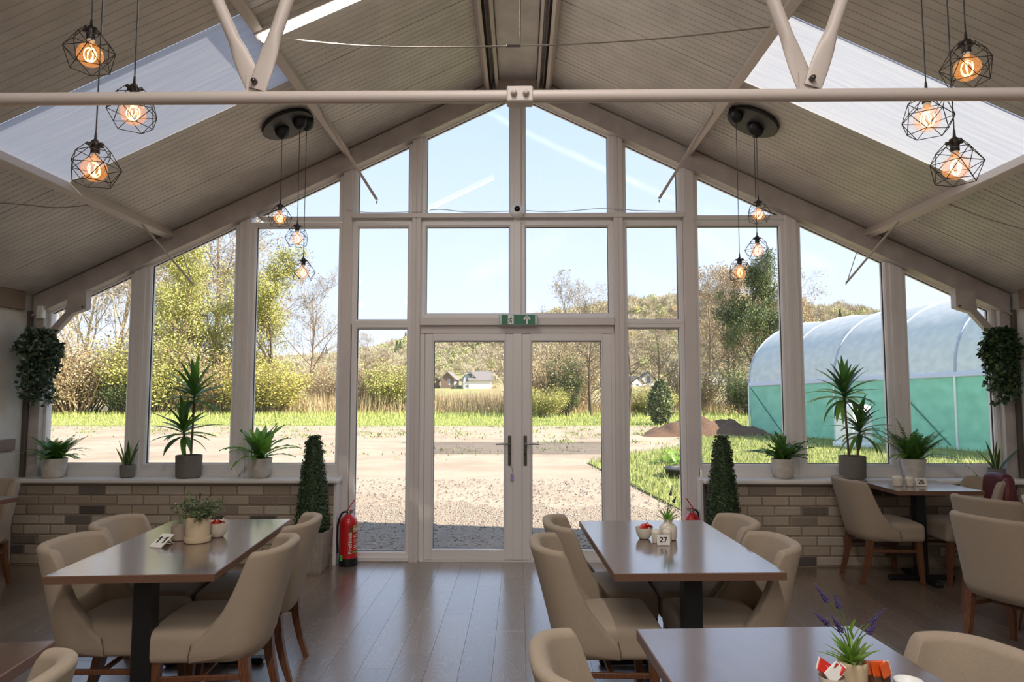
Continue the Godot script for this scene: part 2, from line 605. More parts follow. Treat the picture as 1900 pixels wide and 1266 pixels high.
func ribbed(s: float, x0: float, x1: float, z0: float, z1: float, thick: float, depth := 0.003) -> G:
	var g := G.new()
	var nrm := Vector3(s * SL, 1, 0).normalized()
	var cnt := int(round((z1 - z0) / 0.0614))
	var zs := []
	for k in cnt:
		var a := lerpf(z0, z1, float(k) / cnt)
		var p := (z1 - z0) / cnt
		zs.append([a, 0.0]); zs.append([a + p * 0.90, 0.0]); zs.append([a + p * 0.93, depth]); zs.append([a + p * 0.97, depth])
	zs.append([z1, 0.0])
	var a0 := rp(s, x0); var a1 := rp(s, x1)
	for k in zs.size() - 1:
		var p0: Vector3 = Vector3(a0.x, a0.y, zs[k][0]) + nrm * zs[k][1]
		var p1: Vector3 = Vector3(a1.x, a1.y, zs[k][0]) + nrm * zs[k][1]
		var q0: Vector3 = Vector3(a0.x, a0.y, zs[k + 1][0]) + nrm * zs[k + 1][1]
		var q1: Vector3 = Vector3(a1.x, a1.y, zs[k + 1][0]) + nrm * zs[k + 1][1]
		g.face([p0, p1, q1, q0], -nrm)
	if thick > 0.0:
		var c := [Vector3(a0.x, a0.y, z0), Vector3(a1.x, a1.y, z0), Vector3(a1.x, a1.y, z1), Vector3(a0.x, a0.y, z1)]
		var u := []
		for p in c: u.append(p + nrm * thick)
		g.face(u, nrm)
		for i in 4:
			var j := (i + 1) % 4
			var m: Vector3 = (c[i] + c[j]) * 0.5 - (c[0] + c[2]) * 0.5
			g.face([c[i], c[j], u[j], u[i]], m)
	return g

func build_roof() -> void:
	var ce := structure("ceiling", "ribbed pale metal roof lining sloping to the ridge", "ceiling")
	var wn := 0
	for s in [-1.0, 1.0]:
		var shift := 0.0 if s < 0 else -0.055
		var z := -0.205 + shift
		var k := 0
		while z < BACK + 0.1:
			var z1 := z + 0.86
			var gap := 0.0025
			var lit := k in [2, 6, 7, 10, 11]  # all but the foremost rooflight are unseen, added to lighten the room
			if lit:
				obj("roof_sheet", ribbed(s, 0.0, 1.63, z + gap, z1 - gap, 0.05), M.sheet, ce)
				obj("roof_sheet", ribbed(s, 3.245, 4.66, z + gap, z1 - gap, 0.05), M.sheet, ce)
				wn += 1
				var side := "left" if s < 0 else "right"
				var sk := obj("window_%d" % (20 + wn), ribbed(s, 1.63, 3.245, z, z1, 0.0, 0.0004), M.grp)
				tag(sk, "translucent rooflight panel in the %s roof slope, %s" % [side, {2: "above the pendants", 6: "added unseen over the camera", 7: "added unseen just behind the camera", 10: "added unseen near the back wall", 11: "added unseen next to the back wall"}[k]], "rooflight", "", "structure")
			else:
				obj("roof_sheet", ribbed(s, 0.0, 4.66, z + gap, z1 - gap, 0.05), M.sheet, ce)
			z = z1
			k += 1
	# weather skin over the joints, only above solid sheets
	for s in [-1.0, 1.0]:
		for r in [[0.0, 1.6], [3.28, 4.68]]:
			obj("outer_skin", skin(s, r[0], r[1], -0.25, BACK + 0.25), M.sheet, ce)
		for r in [[-0.25, 1.45], [2.45, 4.88], [6.75, 8.3], [10.2, BACK + 0.25]]:
			obj("outer_skin", skin(s, 1.6, 3.28, r[0], r[1]), M.sheet, ce)
	# ridge: two folded purlins with a darkened web and the ridge flashing between them
	obj("ridge_flashing", G.new().prism([Vector2(-0.17, SHEET - 0.105), Vector2(0.17, SHEET - 0.105), Vector2(0, SHEET - 0.03)], 0.02, BACK), M.sheet, ce)
	for s in [-1.0, 1.0]:
		var side := "left" if s < 0 else "right"
		var rpn := structure("ridge_purlin", "folded steel purlin just %s of the ridge" % side, "beam")
		var bx := Basis(Vector3(0, 0, 1), atan(SL) * -s)
		var c2 := rp(s, 0.245, -0.055)
		var at := Vector3(c2.x, c2.y, BACK * 0.5)
		obj("web", G.new().box(at + bx * Vector3(0, 0.02, 0), Vector3(0.012, 0.09, BACK - 0.1), 0.0, bx), M.dark, rpn)  # dark colour puts the shade of the folded hollow into the web
		obj("flange", G.new().box(at + bx * Vector3(-0.045, -0.03, 0), Vector3(0.025, 0.012, BACK - 0.1), 0.002, bx), M.steel, rpn)
		obj("flange", G.new().box(at + bx * Vector3(0.045, -0.03, 0), Vector3(0.03, 0.012, BACK - 0.1), 0.002, bx), M.steel, rpn)
		obj("lip", G.new().box(at + bx * Vector3(-0.057, 0.005, 0), Vector3(0.008, 0.07, BACK - 0.1), 0.002, bx), M.steel, rpn)
		obj("lip", G.new().box(at + bx * Vector3(0.06, 0.005, 0), Vector3(0.008, 0.07, BACK - 0.1), 0.002, bx), M.steel, rpn)
		# purlins
		for x in [1.56, 3.18]:
			var pn := structure("purlin", "pale steel purlin along the %s %s roof slope" % ["upper" if x < 2 else "lower", side], "beam")
			var cc := rp(s, x, -0.04)
			var a := Vector3(cc.x, cc.y, BACK * 0.5 + 0.03)
			obj("web", G.new().box(a, Vector3(0.012, 0.075, BACK - 0.06), 0.0, bx), M.steel, pn)
			obj("flange", G.new().box(a + bx * Vector3(s * 0.024, -0.036, 0), Vector3(0.055, 0.008, BACK - 0.06), 0.002, bx), M.steel, pn)
			obj("lip", G.new().box(a + bx * Vector3(s * 0.05, -0.026, 0), Vector3(0.006, 0.026, BACK - 0.06), 0.0, bx), M.steel, pn)
		# gable rafter with its knee gusset and strut
		var rf := structure("rafter", "deep pale rafter over the %s half of the glazed gable" % side, "beam")
		var pts := [Vector2(0, 4.325), Vector2(0, 4.505), Vector2(s * 4.44, 4.505 - SL * 4.44), Vector2(s * 4.44, 4.325 - SL * 4.44)]
		obj("beam", G.new().prism(pts, 0.0, 0.075), M.rafter, rf)
		obj("lower_flange", G.new().prism([Vector2(0, 4.312), Vector2(0, 4.328), Vector2(s * 4.44, 4.328 - SL * 4.44), Vector2(s * 4.44, 4.312 - SL * 4.44)], -0.03, 0.10), M.rafter, rf)
		obj("gusset", G.new().prism([Vector2(s * 4.10, 2.40), Vector2(s * 3.93, 2.45), Vector2(s * 3.93, 2.27), Vector2(s * 3.955, 2.26), Vector2(s * 4.03, 2.235), Vector2(s * 4.12, 2.21)], 0.04, 0.115), M.rafter, rf)
		obj("bolt", G.new().lathe([Vector2(0, 0.012), Vector2(0.008, 0.01), Vector2(0.01, 0)], 8, Vector3(s * 3.96, 2.285, 0.115), Basis(Vector3.RIGHT, PI / 2)), M.metal_dark, rf)
		obj("knee_strut", G.new().bar(Vector3(s * 4.06, 2.27, 0.08), Vector3(s * 4.335, 1.95, 0.08), 0.06, 0.06, Vector3.BACK, 0.004), M.rafter, rf)
		obj("column", G.new().box(Vector3(s * 4.395, 1.19, 0.03), Vector3(0.1, 2.38, 0.07), 0.004), M.rafter, rf)
		# tie braces from the purlins to stubs under the rafter
		var br := thing("purlin_brace", "thin flat brace hanging from the upper %s purlin near the gable" % side, "brace", Vector3(s * 1.56, 3.74, 1.05))
		obj("bar", G.new().bar(Vector3.ZERO, Vector3(-s * 0.315, -0.53, -0.72), 0.028, 0.006, Vector3.UP, 0.001), M.steel, br)
		obj("bolt", G.new().tube([Vector3(-s * 0.318, -0.54, -0.72), Vector3(-s * 0.312, -0.565, -0.72)], [0.006], 6), M.steel, br)
		var bl := thing("purlin_brace", "v shaped brace hanging below the lower %s purlin by the gable" % side, "brace", Vector3(s * 3.19, 2.955, 0.62))
		obj("bar", G.new().bar(Vector3(0, 0, 0), Vector3(-s * 0.32, -0.49, -0.32), 0.034, 0.007, Vector3.UP, 0.001), M.steel, bl)
		obj("bar", G.new().bar(Vector3(-s * 0.312, -0.47, -0.315), Vector3(-s * 0.10, -0.155, -0.55), 0.02, 0.006, Vector3.RIGHT, 0.001), M.steel, bl)
		obj("bolt", G.new().tube([Vector3(-s * 0.32, -0.48, -0.32), Vector3(-s * 0.325, -0.505, -0.32)], [0.006], 6), M.steel, bl)
	obj("gable_infill", G.new().prism([Vector2(-4.5, 2.20), Vector2(-4.5, 2.46), Vector2(0, 4.60), Vector2(0, 4.42)], -0.06, 0.0).prism([Vector2(4.5, 2.20), Vector2(4.5, 2.46), Vector2(0, 4.60), Vector2(0, 4.42)], -0.06, 0.0), M.rafter, ce)
	# roof truss over the tables: round chord, V struts with flattened ends, gussets
	for tz in [3.9, 7.75]:
		var tr := thing("roof_truss", "round tube tie with V struts crossing the room under the roof" if tz < 5 else "round tube roof truss behind the camera", "truss", Vector3(0, 0, tz))
		tr.set_meta("kind", "structure")
		var cy := 2.552
		obj("chord", G.new().tube([Vector3(-3.86, cy, 0), Vector3(3.86, cy, 0)], [0.0225], 14), M.steel, tr)
		var sl := G.new().box(Vector3(0.02, cy, 0.0), Vector3(0.092, 0.056, 0.056), 0.004)
		obj("sleeve", sl, M.steel, tr)
		for x in [0.0, 0.042]:
			obj("bolt", G.new().lathe([Vector2(0, 0.016), Vector2(0.010, 0.014), Vector2(0.013, 0.0)], 6, Vector3(x, cy, 0.028), Basis(Vector3.RIGHT, PI / 2)), M.steel, tr)
		for s in [-1.0, 1.0]:
			var nxx := -0.915 if s < 0 else 1.04
			var y0 := cy + 0.045
			obj("gusset", G.new().box(Vector3(nxx, cy + 0.04, 0), Vector3(0.074, 0.09, 0.012), 0.002), M.steel, tr)
			for q in [[-1.0, -0.445, 0.90], [1.0, 0.30, 1.22]]:
				var dx: float = q[1] if s < 0 else (-0.33 if q[0] < 0 else 0.36)
				var hh: float = 0.97 if q[0] * s > 0 else 1.25
				var zz: float = 0.012 * q[0]
				var dirv := Vector3(dx, 1.0, 0).normalized()
				var a := Vector3(nxx + q[0] * 0.012, y0, zz)
				var L: float = hh / dirv.y
				var side2 := dirv.cross(Vector3.BACK)
				# a tube squashed flat at the lower end
				var P := []
				for st in [[-0.02, 0.0, 0.0], [-0.02, 0.032, 0.006], [0.06, 0.034, 0.007], [0.13, 0.031, 0.012], [0.19, 0.0225, 0.0225], [L, 0.0225, 0.0225], [L, 0.0, 0.0]]:
					var ring := []
					for k in 14:
						var an := TAU * k / 14
						ring.append(a + dirv * st[0] + side2 * cos(an) * st[1] + Vector3.BACK * sin(an) * st[2])
					P.append(ring)
				obj("strut", G.new().grid(P, false, true), M.steel, tr)
			obj("bolt", G.new().lathe([Vector2(0, 0.018), Vector2(0.009, 0.016), Vector2(0.012, 0.0)], 6, Vector3(nxx, y0 + 0.005, 0.02), Basis(Vector3.RIGHT, PI / 2)), M.metal_dark, tr)
			var e := Vector2(s * 3.84, 4.325 - SL * 3.84)
			var rpts := [Vector2(0, 4.325), Vector2(0, 4.455), Vector2(s * 4.42, 4.455 - SL * 4.42), Vector2(s * 4.42, 4.325 - SL * 4.42)]
			obj("top_chord", G.new().prism(rpts, -0.03, 0.03), M.rafter, tr)
	# wires: one slung across under the ridge, one on each lower slope
	var wm: Material = mat(c8(160, 150, 140), 0.6)
	for wr in [["white cable slung across below the ridge", [Vector3(-1.53, 3.74, 2.12), Vector3(-0.9, 3.665, 2.14), Vector3(0.0, 3.645, 2.17), Vector3(0.8, 3.675, 2.18), Vector3(1.55, 3.74, 2.2)]],
		["white cable sagging across the lower left roof slope", [Vector3(-3.19, 2.95, 1.15), Vector3(-3.35, 2.85, 1.4), Vector3(-3.6, 2.8, 1.7), Vector3(-4.0, 2.6, 2.2)]],
		["white cable sagging across the lower right roof slope", [Vector3(3.19, 2.95, 1.15), Vector3(3.5, 2.75, 1.3), Vector3(3.9, 2.56, 1.5), Vector3(4.1, 2.47, 1.7)]]]:
		tag(obj("cable", G.new().tube(spline(wr[1], 6), [0.0045], 6), wm), wr[0], "cable")
	var hk := thing("hook", "small metal hook holding the cable below the ridge", "hook", Vector3(0.0, 3.645, 2.17))
	obj("shank", G.new().tube([Vector3(0.02, 0.0, 0), Vector3(0.025, 0.42, 0.0), Vector3(0.02, 0.78, 0.0)], [0.004], 6), M.metal_dark, hk)
	obj("clip", G.new().box(Vector3(-0.02, 0, 0), Vector3(0.09, 0.014, 0.014), 0.003), M.metal_dark, hk)
	# strip light on the left slope
	batten(Vector3(-1.585, 3.655, 2.235), Vector3(-0.30, 4.262, 2.20), "lit white strip light on the left slope beside the rooflight", 2.2)
	for q in [[5.0, "added unseen over the camera"], [7.1, "behind the camera"], [9.2, "added unseen near the back wall"]]:  # unseen strip lights added behind the view to brighten the interior
		batten(Vector3(0.0, 4.28, q[0]), Vector3(0.0, 4.28, q[0] + 1.5), "added unseen strip light under the ridge " + q[1], 6.0)

func skin(s: float, x0: float, x1: float, z0: float, z1: float) -> G:
	var a := rp(s, x0, 0.085); var b := rp(s, x1, 0.085)
	var up := Vector3(s * SL, 1, 0).normalized() * 0.012
	var g := G.new()
	var c := [Vector3(a.x, a.y, z0), Vector3(b.x, b.y, z0), Vector3(b.x, b.y, z1), Vector3(a.x, a.y, z1)]
	var u := []
	for p in c: u.append(p + up)
	g.face(u, up); g.face(c, -up)
	for i in 4:
		var j := (i + 1) % 4
		g.face([c[i], c[j], u[j], u[i]], (c[i] + c[j]) * 0.5 - (c[0] + c[2]) * 0.5)
	return g

func spline(p: Array, m: int) -> Array:
	var out := []
	for i in p.size() - 1:
		var p0: Vector3 = p[maxi(i - 1, 0)]; var p3: Vector3 = p[mini(i + 2, p.size() - 1)]
		for k in m:
			out.append(p[i].cubic_interpolate(p[i + 1], p0, p3, float(k) / m))
	out.append(p[p.size() - 1])
	return out

func batten(a: Vector3, b: Vector3, label: String, power: float) -> void:
	var t := thing("strip_light", label, "light", a)
	var d := b - a
	var z := d.normalized()
	var dn := (Vector3.DOWN - z * Vector3.DOWN.dot(z)).normalized()
	if dn.y > 0: dn = -dn
	obj("body", G.new().bar(-dn * 0.03, d - dn * 0.03, 0.075, 0.03, dn, 0.003), M.pvc, t)
	obj("light_diffuser", G.new().bar(z * 0.02, d - z * 0.02, 0.062, 0.03, dn, 0.008), M.tube_glow, t)
	var l := AreaLight3D.new()
	l.name = "strip_light_area"
	l.area_size = Vector2(d.length() * 0.96, 0.06)
	l.light_color = Color(1.0, 0.975, 0.95)
	l.light_energy = power
	l.shadow_enabled = true
	l.area_range = 20.0
	add_child(l, true)
	l.position = a + d * 0.5 + dn * 0.03
	var xx := z
	var zz := -dn
	l.basis = Basis(xx, zz.cross(xx), zz)

# ------------------------------------------------------------------ glazed gable
func inset(poly: Array, w: float) -> Array:  # offsets a convex polygon (counter-clockwise) outwards by w
	var out := []
	var m := poly.size()
	for i in m:
		var p: Vector2 = poly[i]
		var a: Vector2 = (p - poly[(i + m - 1) % m]).normalized()
		var b: Vector2 = (poly[(i + 1) % m] - p).normalized()
		var na := Vector2(a.y, -a.x); var nb := Vector2(b.y, -b.x)
		var k := (na + nb).normalized()
		out.append(p + k * w / maxf(0.2, k.dot(na)))
	return out

func frame_mesh(glass: Array, w: float, z0: float, z1: float, bead: float) -> G:  # a ring of profile round the pane, with a sloped glazing bead
	var g := G.new()
	var outer := inset(glass, w)
	var mid := inset(glass, bead)
	var m := glass.size()
	for i in m:
		var j := (i + 1) % m
		var f := func(p: Vector2, z: float) -> Vector3: return Vector3(p.x, p.y, z)
		var c: Vector2 = (glass[i] + glass[j]) * 0.5
		var o: Vector2 = (outer[i] + outer[j]) * 0.5 - c
		var o3 := Vector3(o.x, o.y, 0)
		g.face([f.call(outer[i], z1), f.call(outer[j], z1), f.call(mid[j], z1), f.call(mid[i], z1)], Vector3.BACK)
		g.face([f.call(mid[i], z1), f.call(mid[j], z1), f.call(glass[j], z1 - bead), f.call(glass[i], z1 - bead)], Vector3.BACK - o3 * 5)
		g.face([f.call(glass[i], z1 - bead), f.call(glass[j], z1 - bead), f.call(glass[j], z0), f.call(glass[i], z0)], -o3)
		g.face([f.call(outer[i], z0), f.call(outer[j], z0), f.call(glass[j], z0), f.call(glass[i], z0)], Vector3.FORWARD)
		g.face([f.call(outer[i], z1), f.call(outer[j], z1), f.call(outer[j], z0), f.call(outer[i], z0)], o3)
	return g

func window(n: int, glass: Array, w := 0.045) -> void:
	var t := structure("window_%d" % n, "", "")
	obj("frame", frame_mesh(glass, w, -0.075, 0.0, 0.014), M.pvc, t)
	obj("gasket", frame_mesh(inset(glass, -0.004), 0.006, -0.045, -0.030, 0.002), M.gasket, t)
	var p := []
	for q in inset(glass, 0.004): p.append(Vector3(q.x, q.y, -0.038))
	var g := G.new()
	g.face(p, Vector3.BACK)
	obj("pane", g, M.glass, t)

func under(x: float) -> float:
	return 4.30 - SL * absf(x)

func quad(x0: float, x1: float, y0: float, y1: float) -> Array:
	return [Vector2(x0, y0), Vector2(x1, y0), Vector2(x1, y1), Vector2(x0, y1)]

func sloped(x0: float, x1: float, y0: float) -> Array:
	return [Vector2(x0, y0), Vector2(x1, y0), Vector2(x1, under(x1)), Vector2(x0, under(x0))]

func grooved_post(x0: float, x1: float, y0: float, zf: float, grooves: int) -> G:  # a pilaster with upright flutes, cut to the rafter
	var g := G.new()
	var xs := [[x0, -0.07], [x0, zf - 0.004], [x0 + 0.004, zf]]
	var wid := x1 - x0
	for k in grooves:
		var c := x0 + wid * (0.32 + 0.36 * (k + 0.5) / grooves)
		xs.append([c - 0.004, zf]); xs.append([c - 0.002, zf - 0.005]); xs.append([c + 0.002, zf - 0.005]); xs.append([c + 0.004, zf])
	xs.append([x1 - 0.004, zf]); xs.append([x1, zf - 0.004]); xs.append([x1, -0.07])
	for k in xs.size() - 1:
		var a: Array = xs[k]; var b: Array = xs[k + 1]
		var o := Vector3(-(b[1] - a[1]), 0, b[0] - a[0])
		g.face([Vector3(a[0], y0, a[1]), Vector3(b[0], y0, b[1]), Vector3(b[0], under(b[0]) + 0.06, b[1]), Vector3(a[0], under(a[0]) + 0.06, a[1])], o)
	g.face([Vector3(x0, y0, -0.07), Vector3(x1, y0, -0.07), Vector3(x1, under(x1) + 0.06, -0.07), Vector3(x0, under(x0) + 0.06, -0.07)], Vector3.FORWARD)
	return g

func build_gable() -> void:
	var gy := 0.865
	# panes, left to right
	window(1, sloped(-4.335, -3.60, gy))
	window(2, sloped(-3.40, -2.632, gy))
	window(3, quad(-2.436, -1.665, gy, 3.045))
	window(4, sloped(-2.43, -1.668, 3.15))
	window(5, quad(-1.482, -1.02, 0.085, 2.093))
	window(6, quad(-1.488, -1.021, 2.18, 3.045))
	window(7, sloped(-1.488, -1.021, 3.15))
	window(8, quad(-0.848, -0.081, 2.235, 3.045))
	window(9, [Vector2(-0.848, 3.15), Vector2(-0.079, 3.15), Vector2(-0.079, under(0.079)), Vector2(-0.848, under(0.848))])
	window(10, quad(0.074, 0.836, 2.235, 3.045))
	window(11, sloped(0.072, 0.836, 3.15))
	window(12, quad(1.013, 1.479, 0.085, 2.093))
	window(13, quad(1.009, 1.478, 2.18, 3.045))
	window(14, sloped(1.006, 1.48, 3.15))
	window(15, quad(1.667, 2.416, gy, 3.045))
	window(16, sloped(1.669, 2.416, 3.15))
	window(17, sloped(2.61, 3.356, gy))
	window(18, sloped(3.56, 4.30, gy))
	# posts
	var n := 0
	for p in [[-3.555, -3.445, 0.70, 0.02, 4], [-2.587, -2.481, 0.70, 0.02, 4], [-1.62, -1.533, 0.0, 0.045, 0], [-0.976, -0.893, 0.0, 0.05, 1], [-0.036, 0.029, 2.1, 0.03, 0], [0.881, 0.968, 0.0, 0.05, 1], [1.525, 1.622, 0.0, 0.045, 0], [2.461, 2.565, 0.70, 0.02, 2], [3.401, 3.515, 0.70, 0.02, 2]]:
		n += 1
		struct("trim_%d" % n, grooved_post(p[0], p[1], p[2], p[3], p[4]), M.pvc_grey if p[3] > 0.04 else M.pvc, "pale mullion post %d from the left in the glazed gable" % n, "post")
	# transom rails
	struct("trim_20", G.new().box(Vector3(0, 3.138, 0.035), Vector3(3.06, 0.042, 0.05), 0.003), M.pvc_grey, "long pale rail crossing the gable above the doors", "rail")
	struct("trim_21", G.new().box(Vector3(-0.007, 2.155, 0.0), Vector3(1.77, 0.07, 0.12), 0.003).box(Vector3(-0.007, 2.085, -0.02), Vector3(1.77, 0.075, 0.08), 0.003), M.pvc_grey, "head rail above the double doors", "rail")
	struct("trim_22", G.new().box(Vector3(-0.89, 1.03, -0.03), Vector3(0.075, 2.06, 0.08), 0.003).box(Vector3(0.882, 1.03, -0.03), Vector3(0.085, 2.06, 0.08), 0.003).box(Vector3(-0.005, 0.006, -0.02), Vector3(1.75, 0.014, 0.1), 0.002), M.pvc, "white door frame round the double doors", "frame")
	for s in [-1.0, 1.0]:
		struct("trim_23" if s < 0 else "trim_24", G.new().box(Vector3(s * 1.25, 0.02, 0.012), Vector3(0.56, 0.04, 0.035), 0.004), M.pvc, "white strip at the foot of the %s sidelight" % ("left" if s < 0 else "right"), "trim")
		struct("trim_25" if s < 0 else "trim_26", G.new().box(Vector3(s * 4.41, 1.5, -0.04), Vector3(0.17, 3.0, 0.07), 0.0), M.pvc, "end post of the glazing at the %s wall" % ("left" if s < 0 else "right"), "post")
	# double doors
	door(1, -0.850, -0.042, [-0.778, -0.114], 1.0)
	door(2, 0.036, 0.852, [0.117, 0.772], -1.0)
	struct("trim_27", G.new().box(Vector3(-0.004, 1.03, 0.004), Vector3(0.085, 2.03, 0.05), 0.006), M.pvc, "white cover strip where the two doors meet", "trim")

func door(n: int, x0: float, x1: float, gx: Array, hs: float) -> void:
	var t := structure("door_%d" % n, "white glazed door leaf, the %s of the pair, with a frosted band" % ("left" if n == 1 else "right"), "door")
	var gl := quad(gx[0], gx[1], 0.098, 1.985)
	var g := G.new()
	var w0: float = gx[0] - x0
	var w1: float = x1 - gx[1]
	# stiles and rails with a sloped bead
	g.box(Vector3(x0 + w0 * 0.5, 1.03, -0.02), Vector3(w0, 2.03, 0.07), 0.005)
	g.box(Vector3(x1 - w1 * 0.5, 1.03, -0.02), Vector3(w1, 2.03, 0.07), 0.005)
	g.box(Vector3((gx[0] + gx[1]) * 0.5, 2.016, -0.02), Vector3(gx[1] - gx[0], 0.06, 0.07), 0.0)
	g.box(Vector3((gx[0] + gx[1]) * 0.5, 0.056, -0.02), Vector3(gx[1] - gx[0], 0.082, 0.07), 0.0)
	obj("leaf", g, M.pvc, t)
	obj("bead", frame_mesh(inset(gl, -0.012), 0.012, -0.03, 0.018, 0.010), M.pvc, t)
	obj("gasket", frame_mesh(inset(gl, -0.015), 0.004, -0.03, -0.012, 0.001), M.gasket, t)
	var p := G.new()
	p.face([Vector3(gx[0], 0.098, -0.022), Vector3(gx[1], 0.098, -0.022), Vector3(gx[1], 1.985, -0.022), Vector3(gx[0], 1.985, -0.022)], Vector3.BACK)
	obj("pane", p, M.glass, t)
	var fb := G.new()
	fb.face([Vector3(gx[0] + 0.005, 0.948, -0.019), Vector3(gx[1] - 0.005, 0.948, -0.019), Vector3(gx[1] - 0.005, 1.062, -0.019), Vector3(gx[0] + 0.005, 1.062, -0.019)], Vector3.BACK)
	var band := obj("frosted_band", fb, M.frost, t)
	# worn clear script on the band: only strokes can be made out
	var sx: float = gx[0] + 0.20 if n == 1 else gx[0] + 0.21
	var sc := G.new()
	for st in [[[0, 0.0], [0.004, 0.03], [0.012, 0.042], [0.024, 0.036], [0.016, 0.022], [0.026, 0.002]], [[0.034, 0.0], [0.038, 0.02], [0.046, 0.004]], [[0.10, 0.012], [0.112, 0.022], [0.124, 0.014]], [[0.15, 0.01], [0.158, 0.034], [0.17, 0.012]], [[0.19, 0.0], [0.21, 0.006], [0.235, 0.002]], [[0.10, -0.014], [0.16, -0.020], [0.22, -0.018]]]:
		var pts := []
		for q in st: pts.append(Vector3(sx + q[0] * 1.1, 0.998 + q[1], -0.0185))
		sc.tube(pts, [0.0016], 5)
	obj("script", sc, M.white, band)
	# lever handle on a tall plate
	var hx: float = x1 - 0.033 if n == 1 else x0 + 0.03
	var hd := obj("handle", G.new().pillow(Vector3(hx, 0.985, 0.019), Vector3(0.015, 0.135, 0.006), 0.0055, 3), M.metal_dark, t)
	obj("lever", G.new().tube([Vector3(hx, 1.045, 0.02), Vector3(hx, 1.045, 0.062), Vector3(hx - hs * 0.012, 1.046, 0.07), Vector3(hx - hs * 0.06, 1.048, 0.07), Vector3(hx - hs * 0.125, 1.044, 0.066)], [0.010, 0.009, 0.009, 0.008, 0.006], 10), M.chrome, hd)
	obj("keyhole", G.new().lathe([Vector2(0.0, 0.004), Vector2(0.007, 0.003), Vector2(0.009, 0)], 10, Vector3(hx, 0.955, 0.025), Basis(Vector3.RIGHT, PI / 2)), M.black, hd)

# ------------------------------------------------------------------ brick dwarf walls with window boards
func build_brick_walls() -> void:
	var bl := 0.222
	var bh := 0.0735
	var variants := []
	for k in 4:
		var g := G.new()
		g.box(Vector3.ZERO, Vector3(bl, bh, 0.05), 0.004 + 0.001 * k)
		var half := G.new().box(Vector3.ZERO, Vector3(bl * 0.5 - 0.006, bh, 0.05), 0.004)
		variants.append([g.mesh(), half.mesh()])
	for s in [-1.0, 1.0]:
		var x0 := -4.46 if s < 0 else 1.66
		var x1 := -1.615 if s < 0 else 4.46
		var side := "left" if s < 0 else "right"
		var w := structure("wall_front_" + side, "low pale brick wall under the %s gable windows" % side, "wall")
		obj("mortar", G.new().box(Vector3((x0 + x1) * 0.5, 0.355, 0.078), Vector3(x1 - x0, 0.71, 0.176)), M.mortar, w)
		var row := 0
		var y := 0.012 + bh * 0.5
		while y < 0.72:
			var off := (bl + 0.012) * (0.5 if row % 2 else 0.0) - rng.randf() * 0.02
			var x := x0 + off - bl * 0.5
			var hh := minf(bh, (0.707 - (y - bh * 0.5)))
			if hh < 0.012: break
			while x - bl * 0.5 < x1:
				var l := maxf(x - bl * 0.5, x0)
				var r := minf(x + bl * 0.5, x1)
				if r - l > 0.03:
					var kind := rng.randf()
					var mi := 0
					if kind < 0.26: mi = 0
					elif kind < 0.46: mi = 1
					elif kind < 0.60: mi = 2
					elif kind < 0.74: mi = 3
					elif kind < 0.84: mi = 4
					elif kind < 0.89: mi = 5
					elif kind < 0.925: mi = 6
					else: mi = 7
					var b := obj("brick", variants[rng.randi() % 4][0], M.brick[mi], w, Vector3((l + r) * 0.5, y - bh * 0.5 + hh * 0.5, 0.148 + rng.randf_range(-0.0025, 0.0025)))
					b.scale = Vector3((r - l) / bl, hh / bh, 1)
				x += bl + 0.012
			y += bh + 0.012
			row += 1
		var sb := struct("trim_30" if s < 0 else "trim_31", G.new().box(Vector3((x0 + x1) * 0.5 + s * -0.01, 0.732, 0.095), Vector3(x1 - x0 + 0.06, 0.038, 0.27), 0.01), M.sill, "white window board on the %s brick wall" % side, "window board")
		struct("trim_32" if s < 0 else "trim_33", G.new().box(Vector3(s * 1.605, 0.375, 0.085), Vector3(0.03, 0.75, 0.19), 0.004), M.pvc, "white end board closing the %s brick wall" % side, "board")
		struct("baseboard_" + side, G.new().box(Vector3((x0 + x1) * 0.5, 0.004, 0.178), Vector3(x1 - x0, 0.008, 0.012), 0.002), M.timber, "", "")
		# upstand between the board and the glass
		struct("trim_34" if s < 0 else "trim_35", G.new().box(Vector3((x0 + x1) * 0.5, 0.79, -0.036), Vector3(x1 - x0, 0.13, 0.068), 0.0), M.pvc, "white cill member under the %s windows" % side, "trim")

